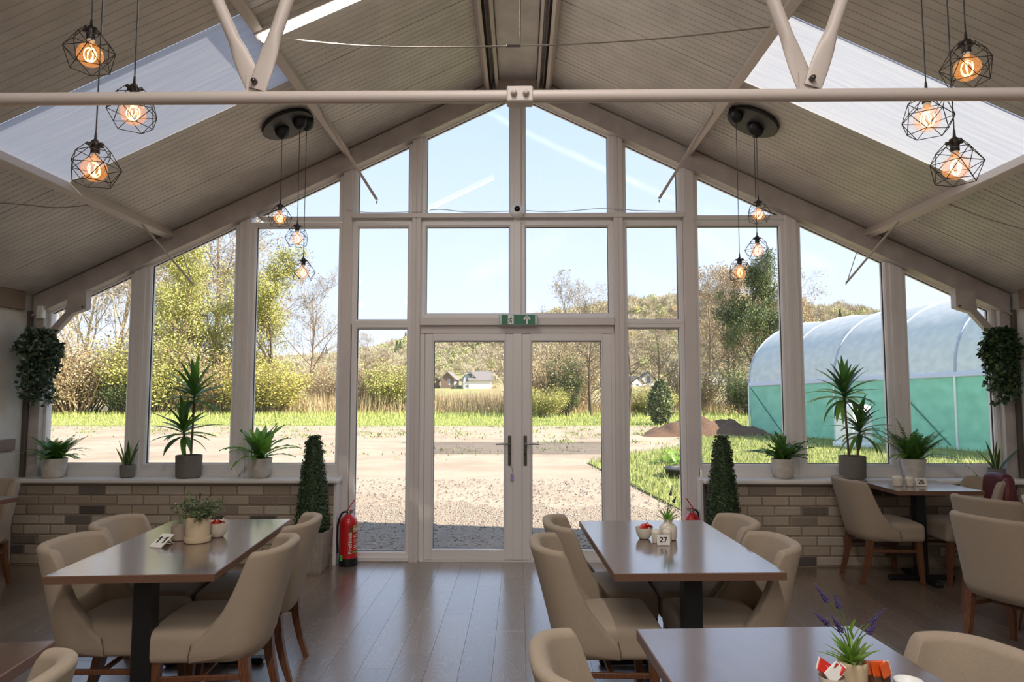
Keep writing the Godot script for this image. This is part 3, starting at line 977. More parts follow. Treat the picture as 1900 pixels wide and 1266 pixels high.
# ------------------------------------------------------------------ pendant lamps
func pendant(label: String, at: Vector3, cord_top: float, turn: float, group: String, sc := 1.0) -> void:
	var t := thing("pendant_lamp", label, "lamp", at, turn, group)
	obj("cord", G.new().tube([Vector3(0, 0.0, 0), Vector3(0.002, (cord_top - at.y) * 0.5, 0.001), Vector3(0, cord_top - at.y, 0)], [0.0026], 6), M.black, t)
	var so := G.new()
	so.lathe([Vector2(0, 0.035), Vector2(0.004, 0.034), Vector2(0.006, 0.006), Vector2(0.014, 0.0), Vector2(0.019, -0.012), Vector2(0.019, -0.022), Vector2(0.016, -0.028), Vector2(0.0165, -0.048), Vector2(0.014, -0.05), Vector2(0, -0.05)], 14)
	for k in 5:
		var a := TAU * k / 5
		var d := Vector3(cos(a), 0, sin(a))
		so.bar(d * 0.015 + Vector3(0, -0.016, 0), d * 0.031 + Vector3(0, -0.012, 0), 0.012, 0.012, Vector3.UP, 0.002)
	obj("socket", so, M.black, t)
	var rings := [[0.031, -0.012, 0.0], [0.064, -0.046, 0.0], [0.093, -0.104, 0.5], [0.071, -0.168, 0.0]]
	var P := []
	for r in rings:
		var l := []
		for k in 5:
			var a: float = TAU * (k + r[2]) / 5
			l.append(Vector3(cos(a) * r[0], r[1], sin(a) * r[0]))
		P.append(l)
	var w := G.new()
	var th := 0.0016
	for k in 5:
		var k1 := (k + 1) % 5
		for e in [[P[0][k], P[1][k]], [P[1][k], P[1][k1]], [P[1][k], P[2][k]], [P[1][k1], P[2][k]], [P[2][k], P[2][k1]], [P[2][k], P[3][k]], [P[2][k], P[3][k1]], [P[3][k], P[3][k1]]]:
			w.tube([e[0], e[1]], [th], 5)
	obj("wire_cage", w, M.black, t)
	var prof := []
	for k in 15:
		var a := PI * k / 14.0
		prof.append(Vector2(sin(a) * 0.0475, -0.113 - cos(a) * 0.0475))
	prof.reverse()
	var pr := [Vector2(0.012, -0.05), Vector2(0.0135, -0.062)]
	for q in prof:
		if q.y < -0.078: pr.append(q)
	obj("bulb_glass", G.new().lathe(pr, 24), M.amber, t)
	obj("bulb_cap", G.new().lathe([Vector2(0, -0.048), Vector2(0.013, -0.05), Vector2(0.013, -0.062), Vector2(0.006, -0.066), Vector2(0.004, -0.085), Vector2(0, -0.086)], 12), M.china, t)
	var f := G.new()
	for q in [[0.0, 0.024, 0.030], [0.9, 0.017, 0.025], [2.1, 0.021, 0.028]]:
		var pts := []
		for k in 19:
			var a := -0.4 + TAU * 0.92 * k / 18
			var r: float = q[1]
			pts.append(Vector3(cos(q[0]) * sin(a) * r, -0.113 + cos(a) * q[2], sin(q[0]) * sin(a) * r) + Vector3(sin(q[0]), 0, -cos(q[0])) * 0.004 * sin(k * 0.5))
		f.tube(pts, [0.0019], 5)
	obj("filament", f, M.filament, t)
	var l := OmniLight3D.new()
	l.name = "pendant_glow"
	l.light_color = Color(1.0, 0.70, 0.38)
	l.light_energy = 0.004
	l.light_size = 0.03
	l.omni_range = 15.0
	l.shadow_enabled = true
	t.add_child(l, true)
	l.position = Vector3(0, -0.113, 0)

func canopy(label: String, s: float, x: float, z: float, cups: Array) -> void:
	var p := rp(s, x, -0.006)
	var t := thing("lamp_canopy", label, "lamp canopy", Vector3(p.x, p.y, z))
	var b := Basis(Vector3(0, 0, 1), -s * atan(SL))
	obj("plate", G.new().lathe([Vector2(0, 0.0), Vector2(0.20, 0.0), Vector2(0.205, -0.006), Vector2(0.205, -0.026), Vector2(0.198, -0.032), Vector2(0, -0.034)], 40, Vector3.ZERO, b), M.black, t)
	for c in cups:
		var q := rp(s, absf(c[0]), -0.03)
		var base := Vector3(c[0], q.y - 0.002, c[1]) - t.position
		obj("cord_cup", G.new().lathe([Vector2(0, 0.045), Vector2(0.052, 0.035), Vector2(0.056, 0.0), Vector2(0.054, -0.03), Vector2(0.046, -0.055), Vector2(0.03, -0.075), Vector2(0.01, -0.085), Vector2(0, -0.086)], 18, base), M.black, t)

func build_lamps() -> void:
	var G1 := "wire cage pendant lamps"
	# back clusters: three lamps from a round plate on each slope (lamp tops)
	var back := [[-1.868, 2.988, 0.98, "small caged pendant by the gable, highest and leftmost of its three"], [-1.722, 2.82, 1.0, "small caged pendant by the left gable windows, middle of its three"], [-1.69, 2.563, 0.93, "small caged pendant by the left gable windows, lowest of its three"],
		[1.883, 3.005, 0.98, "small caged pendant by the right gable windows, highest of its three"], [1.858, 2.715, 1.0, "small caged pendant by the right gable windows, middle of its three"], [1.70, 2.535, 1.06, "small caged pendant by the right gable windows, lowest of its three"]]
	var n := 0
	for p in back:
		n += 1
		pendant(p[3], Vector3(p[0], p[1] + 0.0, p[2]), rp(signf(p[0]), absf(p[0]), -0.09).y, n * 0.7, G1)
	canopy("black round lamp plate on the left slope near the gable", -1.0, 1.83, 0.99, [[-1.868, 0.98], [-1.722, 1.0], [-1.69, 0.93]])
	canopy("black round lamp plate on the right slope near the gable", 1.0, 1.85, 1.02, [[1.883, 0.98], [1.858, 1.0], [1.70, 1.06]])
	var front := [[-1.668, 2.945, 3.67, "large caged pendant at the top left, highest and leftmost"], [-1.482, 2.705, 3.68, "large caged pendant in front of the left rooflight, crossed by the tie bar"], [-1.63, 2.485, 3.67, "large caged pendant at the left, lowest of its three"],
		[1.748, 2.87, 3.67, "large caged pendant at the top right, highest of its three"], [1.58, 2.665, 3.68, "large caged pendant at the right, crossed by the tie bar"], [1.685, 2.48, 3.67, "large caged pendant at the right, lowest of its three"]]
	for p in front:
		n += 1
		pendant(p[3], Vector3(p[0], p[1], p[2]), rp(signf(p[0]), absf(p[0]), -0.09).y, n * 0.83, G1)
	canopy("black round lamp plate on the left slope above the tables", -1.0, 1.6, 3.67, [[-1.668, 3.67], [-1.482, 3.68], [-1.63, 3.67]])
	canopy("black round lamp plate on the right slope above the tables", 1.0, 1.67, 3.67, [[1.748, 3.67], [1.58, 3.68], [1.685, 3.67]])

# ------------------------------------------------------------------ tables and chairs
func make_table(label: String, c: Vector3, w: float, l: float, turn: float, feet: Array) -> Node3D:
	var t := thing("dining_table", label, "table", c, turn, "")
	var g := G.new()
	var hw := w * 0.5; var hl := l * 0.5
	var e := 0.003
	var y := 0.752
	var top := [Vector3(-hw + e, y, -hl + e), Vector3(hw - e, y, -hl + e), Vector3(hw - e, y, hl - e), Vector3(-hw + e, y, hl - e)]
	g.face(top, Vector3.UP, [Vector2(0, 0), Vector2(0.7, 0), Vector2(0.7, 1), Vector2(0, 1)])
	obj("tabletop", g, M.table, t)
	var d := G.new()
	var o := [Vector3(-hw, y - e, -hl), Vector3(hw, y - e, -hl), Vector3(hw, y - e, hl), Vector3(-hw, y - e, hl)]
	for i in 4:
		var j := (i + 1) % 4
		var m: Vector3 = (o[i] + o[j]) * Vector3(0.5, 0, 0.5)
		d.face([top[i], top[j], o[j], o[i]], m + Vector3.UP * 0.2)
		d.face([o[i], o[j], o[j] - Vector3(0, 0.03, 0), o[i] - Vector3(0, 0.03, 0)], m)
	d.face([o[0] - Vector3(0, 0.03, 0), o[1] - Vector3(0, 0.03, 0), o[2] - Vector3(0, 0.03, 0), o[3] - Vector3(0, 0.03, 0)], Vector3.DOWN)
	obj("edge_band", d, M.table_edge, t)
	for z in feet:
		obj("pedestal", G.new().box(Vector3(0, 0.37, z), Vector3(0.08, 0.68, 0.08), 0.004), M.black, t)
		obj("top_plate", G.new().box(Vector3(0, 0.714, z), Vector3(w * 0.55, 0.008, 0.12), 0.002), M.black, t)
		var b := G.new()
		b.box(Vector3(0, 0.022, z), Vector3(w * 0.78, 0.03, 0.06), 0.008)
		if feet.size() == 1:
			b.box(Vector3(0, 0.022, z), Vector3(0.06, 0.03, l * 0.78), 0.008)
		obj("foot_bar", b, M.black, t)
		for s in [-1.0, 1.0]:
			obj("glide", G.new().lathe([Vector2(0, 0.012), Vector2(0.02, 0.012), Vector2(0.022, 0.0), Vector2(0, 0.0)], 12, Vector3(s * w * 0.35, 0.0, z)), M.black, t)
	return t

func make_chair() -> Node3D:  # upholstered scoop-back chair, facing -z
	var t := thing("dining_chair", "", "chair", Vector3.ZERO, 0.0, "beige upholstered scoop back dining chairs")
	# seat: padded box, narrower at the back, crowned on top
	var warp := func(p: Vector3) -> Vector3:
		var k := 1.0 - 0.20 * pow(clampf((p.z + 0.02) / 0.22, 0, 1), 1.5)
		var crown := 0.022 * (1.0 - pow(absf(p.x) / 0.24, 2.0)) * (1.0 - pow(absf(p.z) / 0.24, 2.0)) if p.y > 0.0 else 0.0
		return Vector3(p.x * k, p.y + crown, p.z)
	obj("seat", G.new().pillow(Vector3(0, 0.405, -0.05), Vector3(0.235, 0.07, 0.20), 0.035, 4, warp), M.fabric, t)
	# back shell wrapping round the sides
	var N := 110
	var P := []
	for i in N + 1:
		var u := -1.0 + 2.0 * i / N
		var plan := shell_plan(u)
		var plan2 := shell_plan(clampf(u + 0.01, -1, 1))
		var plan1 := shell_plan(clampf(u - 0.01, -1, 1))
		var tang := (plan2 - plan1).normalized()
		var nor := Vector2(tang.y, -tang.x)
		if nor.dot(plan - Vector2(0, -0.02)) < 0: nor = -nor
		var h := shell_height(u)
		var endk := smoothstep(0.0, 0.08, 1.0 - absf(u))
		var th := lerpf(0.012, 0.052, endk)
		var ring := []
		var yb := 0.338
		var sec := []
		for k in 9:  # outer face, bottom to top
			var f := k / 8.0
			sec.append([1.0, yb + (h - 0.022 - yb) * f, 0.0])
		for k in range(1, 6):  # rounded rim
			var a := PI * k / 6.0
			sec.append([0.5 + 0.5 * cos(a), h - 0.022 + 0.024 * sin(a), 0.0])
		for k in 7:
			var f := 1.0 - k / 6.0
			sec.append([0.0, 0.36 + (h - 0.022 - 0.36) * f, 0.0])
		for q in sec:
			var yy: float = q[1]
			var up := maxf(0.0, yy - 0.36)
			var back := clampf((plan.y + 0.10) / 0.32, 0, 1)
			var tuck := 0.02 * pow(clampf((0.40 - yy) / 0.07, 0, 1), 2.0)
			var off: Vector2 = plan + nor * ((q[0] - 1.0) * th - tuck * q[0])
			ring.append(Vector3(off.x * (1.0 + up * 0.10), yy, off.y + up * 0.235 * back + up * up * 0.05 * back))
		P.append(ring)
	# close the arm ends
	for e in [0, N]:
		var c := Vector3.ZERO
		for q in P[e]: c += q / P[e].size()
		var cap := []
		for q in P[e]: cap.append(c)
		if e == 0: P.push_front(cap)
		else: P.append(cap)
	var inn := G.new().grid(P, false, true)
	obj("backrest", inn, M.fabric, t)
	# seam where shell meets seat side
	for s in [-1.0, 1.0]:
		obj("seam", G.new().tube([Vector3(s * 0.236, 0.345, -0.050), Vector3(s * 0.240, 0.375, -0.052), Vector3(s * 0.2385, 0.425, -0.040)], [0.002], 5), M.seam, t)
	# legs
	for s in [-1.0, 1.0]:
		obj("leg", taper(Vector3(s * 0.195, 0.345, -0.20), Vector3(s * 0.20, 0.0, -0.225), 0.044, 0.027), M.wood_leg, t)
		var l2 := obj("leg", bent_leg(s), M.wood_leg, t)
		obj("stretcher", G.new().bar(Vector3(s * 0.196, 0.262, -0.205), Vector3(s * 0.178, 0.262, 0.195), 0.016, 0.024, Vector3.UP, 0.003), M.wood_leg, t)
	obj("stretcher", G.new().bar(Vector3(-0.185, 0.262, -0.02), Vector3(0.185, 0.262, -0.02), 0.024, 0.016, Vector3.UP, 0.003), M.wood_leg, t)
	return t

func shell_plan(u: float) -> Vector2:  # x, z of the outer face; u runs from the right arm end round the back to the left
	var s := signf(u) if u != 0 else 1.0
	var a := absf(u)
	if a > 0.70:
		var f := (a - 0.70) / 0.30
		return Vector2(s * lerpf(0.230, 0.240, f), lerpf(0.065, -0.052, f))
	var an := a / 0.70 * PI * 0.5
	return Vector2(s * 0.230 * pow(sin(an), 0.74), 0.065 + 0.16 * pow(maxf(0.0, cos(an)), 0.74))

func shell_height(u: float) -> float:
	var z := shell_plan(u).y
	var top := 0.814 - 0.012 * pow(absf(u) / 0.6, 2.0)
	var pts := [[-0.052, 0.372], [-0.04, 0.405], [-0.033, 0.425], [0.013, 0.475], [0.056, 0.545], [0.078, 0.61], [0.095, 0.68], [0.108, 0.752], [0.115, 0.785], [0.125, top]]
	for i in pts.size() - 1:
		if z < pts[i + 1][0]:
			var f := clampf((z - pts[i][0]) / (pts[i + 1][0] - pts[i][0]), 0, 1)
			return lerpf(pts[i][1], pts[i + 1][1], f)
	return top

func taper(a: Vector3, b: Vector3, wa: float, wb: float) -> G:
	var g := G.new()
	var A := []; var B := []
	for q in [[-1, -1], [1, -1], [1, 1], [-1, 1]]:
		A.append(a + Vector3(q[0], 0, q[1]) * wa * 0.5); B.append(b + Vector3(q[0], 0, q[1]) * wb * 0.5)
	for i in 4:
		var j := (i + 1) % 4
		g.face([A[i], A[j], B[j], B[i]], (A[i] + A[j]) * 0.5 - a)
	g.face(A, Vector3.UP); g.face(B, Vector3.DOWN)
	return g

func bent_leg(s: float) -> G:  # rear leg, sweeping backwards
	var P := []
	for q in [[0.345, 0.165, 0.0], [0.345, 0.165, 0.044], [0.22, 0.178, 0.040], [0.10, 0.205, 0.034], [0.0, 0.238, 0.027], [0.0, 0.238, 0.0]]:
		var c := Vector3(s * 0.172, q[0], q[1])
		var r: float = q[2] * 0.5
		P.append([c + Vector3(-r, 0, -r), c + Vector3(r, 0, -r), c + Vector3(r, 0, r), c + Vector3(-r, 0, r)])
	var g := G.new()
	for i in range(1, P.size() - 2):
		for k in 4:
			var j := (k + 1) % 4
			var m: Vector3 = (P[i][k] + P[i][j]) * 0.5 - (P[i][0] + P[i][2]) * 0.5
			g.face([P[i][k], P[i][j], P[i + 1][j], P[i + 1][k]], m)
	g.face(P[1], Vector3.UP); g.face(P[4], Vector3.DOWN)
	return g

func build_furniture() -> void:
	make_table("brown wooden table with the number 27 card and a small vase", Vector3(0.757, 0, 2.705), 0.73, 1.185, 0.038, [0.44, -0.40])
	make_table("brown wooden table with the number 11 card and a cream plant pot", Vector3(-1.652, 0, 2.735), 0.69, 1.25, 0.075, [0.46, -0.40])
	make_table("brown wooden table in front with lavender in a cream pot", Vector3(0.785, 0, 4.56), 0.72, 1.20, 0.055, [0.42, -0.40])
	make_table("brown wooden table corner at the lower left edge, beside a chair", Vector3(-1.68, 0, 4.74), 0.70, 1.20, 0.12, [0.42, -0.40])
	make_table("square brown table against the right brick wall with the number 28 card", Vector3(3.26, 0, 0.56), 0.66, 0.64, 0.0, [0.0])
	make_table("brown wooden table corner at the far left edge by the brick wall", Vector3(-4.02, 0, 1.54), 0.70, 0.72, -0.14, [0.0])
	make_table("brown wooden table at the far right beyond the two turned chairs", Vector3(3.75, 0, 1.95), 0.72, 0.72, 0.0, [0.0])
	var c := make_chair()
	var E := -PI / 2   # faces +x
	var W := PI / 2    # faces -x
	var first := true
	for q in [["beige chair left of table 27, nearest the camera", 0.40, 2.93, E + 0.03],
		["beige chair left of table 27, the one nearer the doors", 0.48, 2.41, E + 0.03],
		["beige chair right of table 27, nearest the camera", 0.99, 2.90, W + 0.03],
		["beige chair right of table 27, the one nearer the brick wall", 0.985, 2.38, W + 0.03],
		["beige chair right of table 11, nearest the camera", -1.375, 2.98, W + 0.06],
		["beige chair right of table 11, the one nearer the topiary cone", -1.435, 2.40, W + 0.06],
		["beige chair left of table 11, nearest the camera", -1.885, 2.92, E + 0.06],
		["beige chair left of table 11, the one nearer the brick wall", -1.965, 2.42, E + 0.06],
		["beige chair in the foreground left of the lavender table", 0.38, 4.33, E + 0.05],
		["beige chair back in the foreground right of the lavender table", 1.07, 4.42, W + 0.33],
		["beige chair in the foreground at the lower left corner", -1.47, 4.53, W + 0.06],
		["beige chair left of table 28 seen from the side", 2.95, 0.53, E],
		["beige chair right of table 28 under a burgundy jacket", 3.60, 0.54, W],
		["beige chair at the far left edge beside the brick wall", -4.215, 0.98, PI - 0.06],
		["beige chair at the right edge with its back to us, the nearer", 2.90, 2.17, E + 0.36],
		["beige chair at the right edge with its back to us, the farther", 3.34, 1.46, E + 0.42]]:
		var o: Node3D = c
		if first:
			c.set_meta("label", q[0]); c.position = Vector3(q[1], 0, q[2]); c.rotation.y = q[3]
			first = false
		else:
			copy(c, q[0], Vector3(q[1], 0, q[2]), q[3])

# ------------------------------------------------------------------ plants
func leaf(L: float, w: float, e0: float, e1: float, fold := 0.25, wave := 0.0, seg := 7, tip := 1.0) -> ArrayMesh:  # grows along +z, bending from elevation e0 to e1
	var g := G.new()
	var P := []
	var p := Vector3.ZERO
	for i in seg + 1:
		var f := float(i) / seg
		var a := lerpf(e0, e1, f)
		var d := Vector3(0, sin(a), cos(a))
		var up := Vector3(0, cos(a), -sin(a))
		var prof := pow(sin(PI * clampf(pow(f, 0.75) * 0.93 + 0.07, 0, 1)), 0.8)
		var hw := w * 0.5 * maxf(prof, 0.02 if i == seg else 0.12)
		var wv := sin(f * 17.0) * wave
		P.append([p + Vector3(-hw, 0, 0) + up * (hw * fold + wv), p + up * 0.0, p + Vector3(hw, 0, 0) + up * (hw * fold - wv)])
		p += d * L / seg
	g.grid(P, false, false, Vector3(0, -10, 0))
	return g.mesh()

func put_leaf(parent: Node, m: Mesh, mt: Material, at: Vector3, yaw: float, s := 1.0, called := "leaf", pitch := 0.0) -> void:
	var o := obj(called, m, mt, parent, at)
	o.basis = (Basis(Vector3.UP, yaw) * Basis(Vector3.RIGHT, pitch)).scaled(Vector3.ONE * s)

func pot_round(parent: Node, r0: float, r1: float, h: float, m: Material, ribs := 0, round_ := 0.015) -> void:
	var P := []
	var seg := 96 if ribs else 32
	for q in [[0.0, 0.0], [r0 - round_, 0.0], [r0, round_], [lerpf(r0, r1, 0.5), h * 0.5], [r1, h - 0.004], [r1 - 0.004, h], [r1 - 0.008, h - 0.003], [r1 - 0.010, h - 0.03], [0.0, h - 0.03]]:
		var ring := []
		for k in seg:
			var a := TAU * k / seg
			var rr: float = q[0]
			if ribs and q[1] > 0.001 and q[1] < h - 0.001 and q[0] > r0 - 0.001: rr += 0.0022 * cos(a * ribs)
			ring.append(Vector3(rr * cos(a), q[1], rr * sin(a)))
		P.append(ring)
	obj("pot", G.new().grid(P, false, true), m, parent)
	obj("soil", G.new().lathe([Vector2(r1 - 0.011, h - 0.028), Vector2(r1 - 0.012, h - 0.018), Vector2(0.0, h - 0.014)], 20), M.soil, parent)

func frond(L: float, e0: float, e1: float, pin: float, n: int, seed_: int) -> ArrayMesh:
	var r := RandomNumberGenerator.new()
	r.seed = seed_
	var g := G.new()
	var pts := []
	var p := Vector3.ZERO
	var dirs := []
	for i in n + 1:
		var f := float(i) / n
		var a := lerpf(e0, e1, f)
		pts.append(p); dirs.append(a)
		p += Vector3(0, sin(a), cos(a)) * L / n
	g.tube(pts, [0.0022, 0.0008], 4)
	for i in range(2, n + 1):
		var f := float(i) / n
		var l := pin * pow(sin(PI * clampf(f * 0.9 + 0.12, 0, 1)), 0.7) * r.randf_range(0.85, 1.1)
		for s in [-1.0, 1.0]:
			var a: float = dirs[i]
			var fw := Vector3(0, sin(a), cos(a))
			var up := Vector3(0, cos(a), -sin(a))
			var sd: Vector3 = (Vector3(s, 0, 0) + fw * 0.35 + up * r.randf_range(-0.25, 0.1)).normalized()
			var b := fw * L / n * 0.42
			var o: Vector3 = pts[i]
			g.face([o - b, o + sd * l * 0.5 - b * 0.9, o + sd * l, o + sd * l * 0.5 + b * 0.9, o + b], up)
	return g.mesh()

func fern(label: String, at: Vector3, pot: Array, m: Material, ribs: int, n: int, L: float, seed_: int) -> Node3D:
	var t := thing("potted_fern", label, "plant", at)
	pot_round(t, pot[0], pot[1], pot[2], m, ribs)
	var r := RandomNumberGenerator.new()
	r.seed = seed_
	var v := []
	for k in 6:
		var e: float = [1.5, 1.3, 1.1, 0.9, 0.65, 1.4][k]
		v.append(frond(L * [0.75, 0.95, 1.05, 1.1, 1.0, 0.85][k], e, e - r.randf_range(0.5, 1.4), 0.046, 21, seed_ + k))
	for k in n:
		put_leaf(t, v[k % 6], [M.leaf, M.leaf_mid, M.leaf][k % 3], Vector3(r.randf_range(-0.04, 0.04), pot[2] - 0.02, r.randf_range(-0.04, 0.04)), TAU * k / n * 2.618 * 3.0 + r.randf() * 0.4, r.randf_range(0.75, 1.05), "frond")
	return t

func dracaena(label: String, at: Vector3, crowns: Array, seed_: int, w: float) -> void:
	var t := thing("dracaena", label, "plant", at)
	pot_round(t, 0.106, 0.112, 0.20, M.pot_grey)
	var r := RandomNumberGenerator.new()
	r.seed = seed_
	for c in crowns:  # [dx, base dz, height, leaf length, count]
		var top := Vector3(c[0], c[2], c[1])
		obj("stem", G.new().tube(spline([Vector3(c[0] * 0.55, 0.17, c[1]), Vector3(c[0] * 0.8, lerpf(0.17, c[2], 0.5), c[1]), top], 4), [0.011, 0.010, 0.0095], 8), M.stem, t)
		var v := []
		for k in 6:
			v.append(leaf(c[3] * [0.95, 1.0, 1.0, 1.05, 1.0, 0.85][k], w, [1.38, 1.05, 0.75, 0.42, 0.12, -0.2][k], [1.25, 0.85, 0.45, 0.05, -0.35, -1.0][k] - c[5], 0.35, 0.0, 7))
		for k in c[4]:
			var f: float = float(k) / c[4]
			var lvl := int(clampf(pow(f, 0.85) * 6.0, 0, 5))
			put_leaf(t, v[lvl], [M.leaf, M.leaf, M.leaf_dark, M.leaf_mid][k % 4], top + Vector3(0, 0.03 - f * 0.10, 0), k * 2.39996 + r.randf_range(-0.2, 0.2), r.randf_range(0.85, 1.1), "leaf", r.randf_range(-0.12, 0.12))

func snake(label: String, at: Vector3, bowl: bool, leaves: Array) -> void:
	var t := thing("snake_plant", label, "plant", at)
	if bowl:
		obj("pot", G.new().lathe([Vector2(0, 0), Vector2(0.034, 0.0), Vector2(0.054, 0.018), Vector2(0.067, 0.05), Vector2(0.069, 0.09), Vector2(0.065, 0.092), Vector2(0.062, 0.075), Vector2(0, 0.07)], 28), M.pot_grey, t)
		obj("soil", G.new().lathe([Vector2(0.062, 0.074), Vector2(0, 0.082)], 18), M.soil, t)
	else:
		pot_round(t, 0.060, 0.066, 0.112, M.pot_grey)
	for q in leaves:  # [dx, dz, length, tilt, yaw]
		var m := leaf(q[2], 0.036, PI / 2 - q[3], PI / 2 - q[3] * 1.15, 0.5, 0.0, 6)
		put_leaf(t, m, M.leaf_dark, Vector3(q[0], 0.085, q[1]), q[4])
		var e := leaf(q[2], 0.041, PI / 2 - q[3], PI / 2 - q[3] * 1.15, 0.5, 0.0, 6)
		put_leaf(t, e, M.leaf_edge, Vector3(q[0], 0.084, q[1]) + Basis(Vector3.UP, q[4]) * Vector3(0, -0.001, -0.0018), q[4], 0.995, "leaf_margin")

func scatter(called: String, parent: Node, mesh: Mesh, m: Material, xf: Array, cols := []) -> MultiMeshInstance3D:
	var mm := MultiMesh.new()
	mm.transform_format = MultiMesh.TRANSFORM_3D
	if cols.size(): mm.use_colors = true
	mm.mesh = mesh
	mm.instance_count = xf.size()
	for i in xf.size():
		mm.set_instance_transform(i, xf[i])
		if cols.size(): mm.set_instance_color(i, cols[i % cols.size()])
	var o := MultiMeshInstance3D.new()
	o.multimesh = mm
	o.material_override = m
	if parent == null:
		o.name = numbered(called)
		add_child(o)
	else:
		o.name = called
		parent.add_child(o, true)
	o.set_meta("kind", "stuff")
	return o

func small_leaf(l: float, w: float) -> ArrayMesh:
	var g := G.new()
	g.face([Vector3.ZERO, Vector3(-w * 0.5, 0.004, l * 0.45), Vector3(0, 0, l)], Vector3.UP)
	g.face([Vector3.ZERO, Vector3(0, 0, l), Vector3(w * 0.5, 0.004, l * 0.45)], Vector3.UP)
	return g.mesh()

func randbasis(r: RandomNumberGenerator, s: float) -> Basis:
	return Basis(Quaternion(Vector3(r.randf_range(-1, 1), r.randf_range(-1, 1), r.randf_range(-1, 1)).normalized(), r.randf() * TAU)).scaled(Vector3.ONE * s)

func tinted(rough := 0.6, back := 0.0) -> StandardMaterial3D:
	var m := mat(Color.WHITE, rough)
	m.vertex_color_use_as_albedo = true
	if back > 0.0:
		m.backlight_enabled = true
		m.backlight = Color(back, back, back)
	return m

func topiary(label: String, at: Vector3, seed_: int) -> void:
	var t := thing("topiary_cone", label, "plant", at)
	var r := RandomNumberGenerator.new()
	r.seed = seed_
	# square tapering planter with a lip
	var g := G.new()
	var P := []
	for q in [[0.0, 0.0], [0.105, 0.0], [0.112, 0.025], [0.14, 0.335], [0.14, 0.345], [0.125, 0.345], [0.122, 0.30], [0.0, 0.30]]:
		P.append([Vector3(-q[0], q[1], -q[0]), Vector3(q[0], q[1], -q[0]), Vector3(q[0], q[1], q[0]), Vector3(-q[0], q[1], q[0])])
	for i in P.size() - 1:
		for k in 4:
			var j := (k + 1) % 4
			var m: Vector3 = (P[i][k] + P[i][j]) * 0.5 + (P[i + 1][k] + P[i + 1][j]) * 0.5
			m = Vector3(m.x, 0, m.z) * (1.0 if i < 4 else -1.0) + Vector3(0, -0.3 if i == 0 else (0.3 if i in [4, 6] else 0.0), 0)
			g.face([P[i][k], P[i][j], P[i + 1][j], P[i + 1][k]], m)
	obj("planter", g, M.planter, t)
	var prof := func(f: float) -> float: return lerpf(0.142, 0.058, pow(f, 1.15)) * (1.0 - 0.6 * smoothstep(0.94, 1.0, f)) * (0.86 + 0.14 * smoothstep(0.0, 0.06, f))
	var core := []
	for k in 14:
		var f := k / 13.0
		core.append(Vector2(prof.call(f) * 0.9, 0.33 + f * 0.80))
	core.push_front(Vector2(0, 0.33)); core.append(Vector2(0, 1.13))
	obj("clipped_core", G.new().lathe(core, 20), M.leaf_dark, t)
	var xf := []
	for k in 5200:
		var f := pow(r.randf(), 1.15)
		var a := r.randf() * TAU
		var rad: float = prof.call(f) + r.randf_range(-0.014, 0.008)
		var p := Vector3(cos(a) * rad, 0.33 + f * 0.80, sin(a) * rad)
		if r.randf() < 0.03:
			p = Vector3(cos(a), 0, sin(a)) * 0.055 * sqrt(r.randf()) + Vector3(0, 1.13, 0)
		xf.append(Transform3D(randbasis(r, r.randf_range(0.7, 1.15)), p))
	scatter("clipped_leaves", t, small_leaf(0.022, 0.013), tinted(0.45), xf, [Color(0.035, 0.066, 0.024), Color(0.06, 0.10, 0.035), Color(0.022, 0.045, 0.022), Color(0.14, 0.19, 0.09), Color(0.03, 0.055, 0.032), Color(0.09, 0.13, 0.06)])

func ivy(label: String, at: Vector3, seed_: int, silver: bool) -> void:
	var t := thing("hanging_ivy", label, "plant", at)
	var r := RandomNumberGenerator.new()
	r.seed = seed_
	obj("wall_pot", G.new().lathe([Vector2(0, -0.12), Vector2(0.05, -0.12), Vector2(0.075, -0.02), Vector2(0.08, 0.0), Vector2(0.07, 0.0), Vector2(0, -0.02)], 20), M.black, t)
	obj("bracket", G.new().tube([Vector3(signf(at.x) * 0.075, -0.05, 0), Vector3(signf(at.x) * 0.14, -0.05, 0)], [0.008], 6), M.black, t)
	var xf := []
	var vines := G.new()
	for k in 62:
		var a := r.randf() * TAU
		var len := 0.12 + 0.46 * pow(r.randf(), 1.7)
		var d := Vector3(cos(a), 0, sin(a))
		if d.x * signf(at.x) > 0.5: d.x *= 0.45
		var spread := r.randf_range(0.05, 0.17) * (1.15 - len * 0.7)
		var pts := [Vector3(0, -0.02, 0), d * spread * 0.6 + Vector3(0, 0.05, 0), d * spread + Vector3(0, -0.06, 0), d * spread * 1.05 + Vector3(0, -len * 0.6, 0), d * spread * 0.95 + Vector3(r.randf_range(-0.03, 0.03), -len, r.randf_range(-0.03, 0.03))]
		var sp := spline(pts, 5)
		vines.tube(sp, [0.002], 4, false)
		for q in sp:
			for j in 4:
				var b := randbasis(r, r.randf_range(0.7, 1.25))
				xf.append(Transform3D(b, q + Vector3(r.randf_range(-0.02, 0.02), r.randf_range(-0.02, 0.02), r.randf_range(-0.02, 0.02))))
	obj("vines", vines, M.stem_green, t)
	var cols := [Color(0.035, 0.075, 0.03), Color(0.05, 0.10, 0.035), Color(0.025, 0.055, 0.03), Color(0.10, 0.16, 0.06)]
	if silver: cols = [Color(0.035, 0.07, 0.04), Color(0.05, 0.09, 0.05), Color(0.20, 0.26, 0.18), Color(0.03, 0.055, 0.035), Color(0.12, 0.17, 0.11)]
	scatter("ivy_leaves", t, small_leaf(0.045, 0.034), tinted(0.4, 0.25), xf, cols)

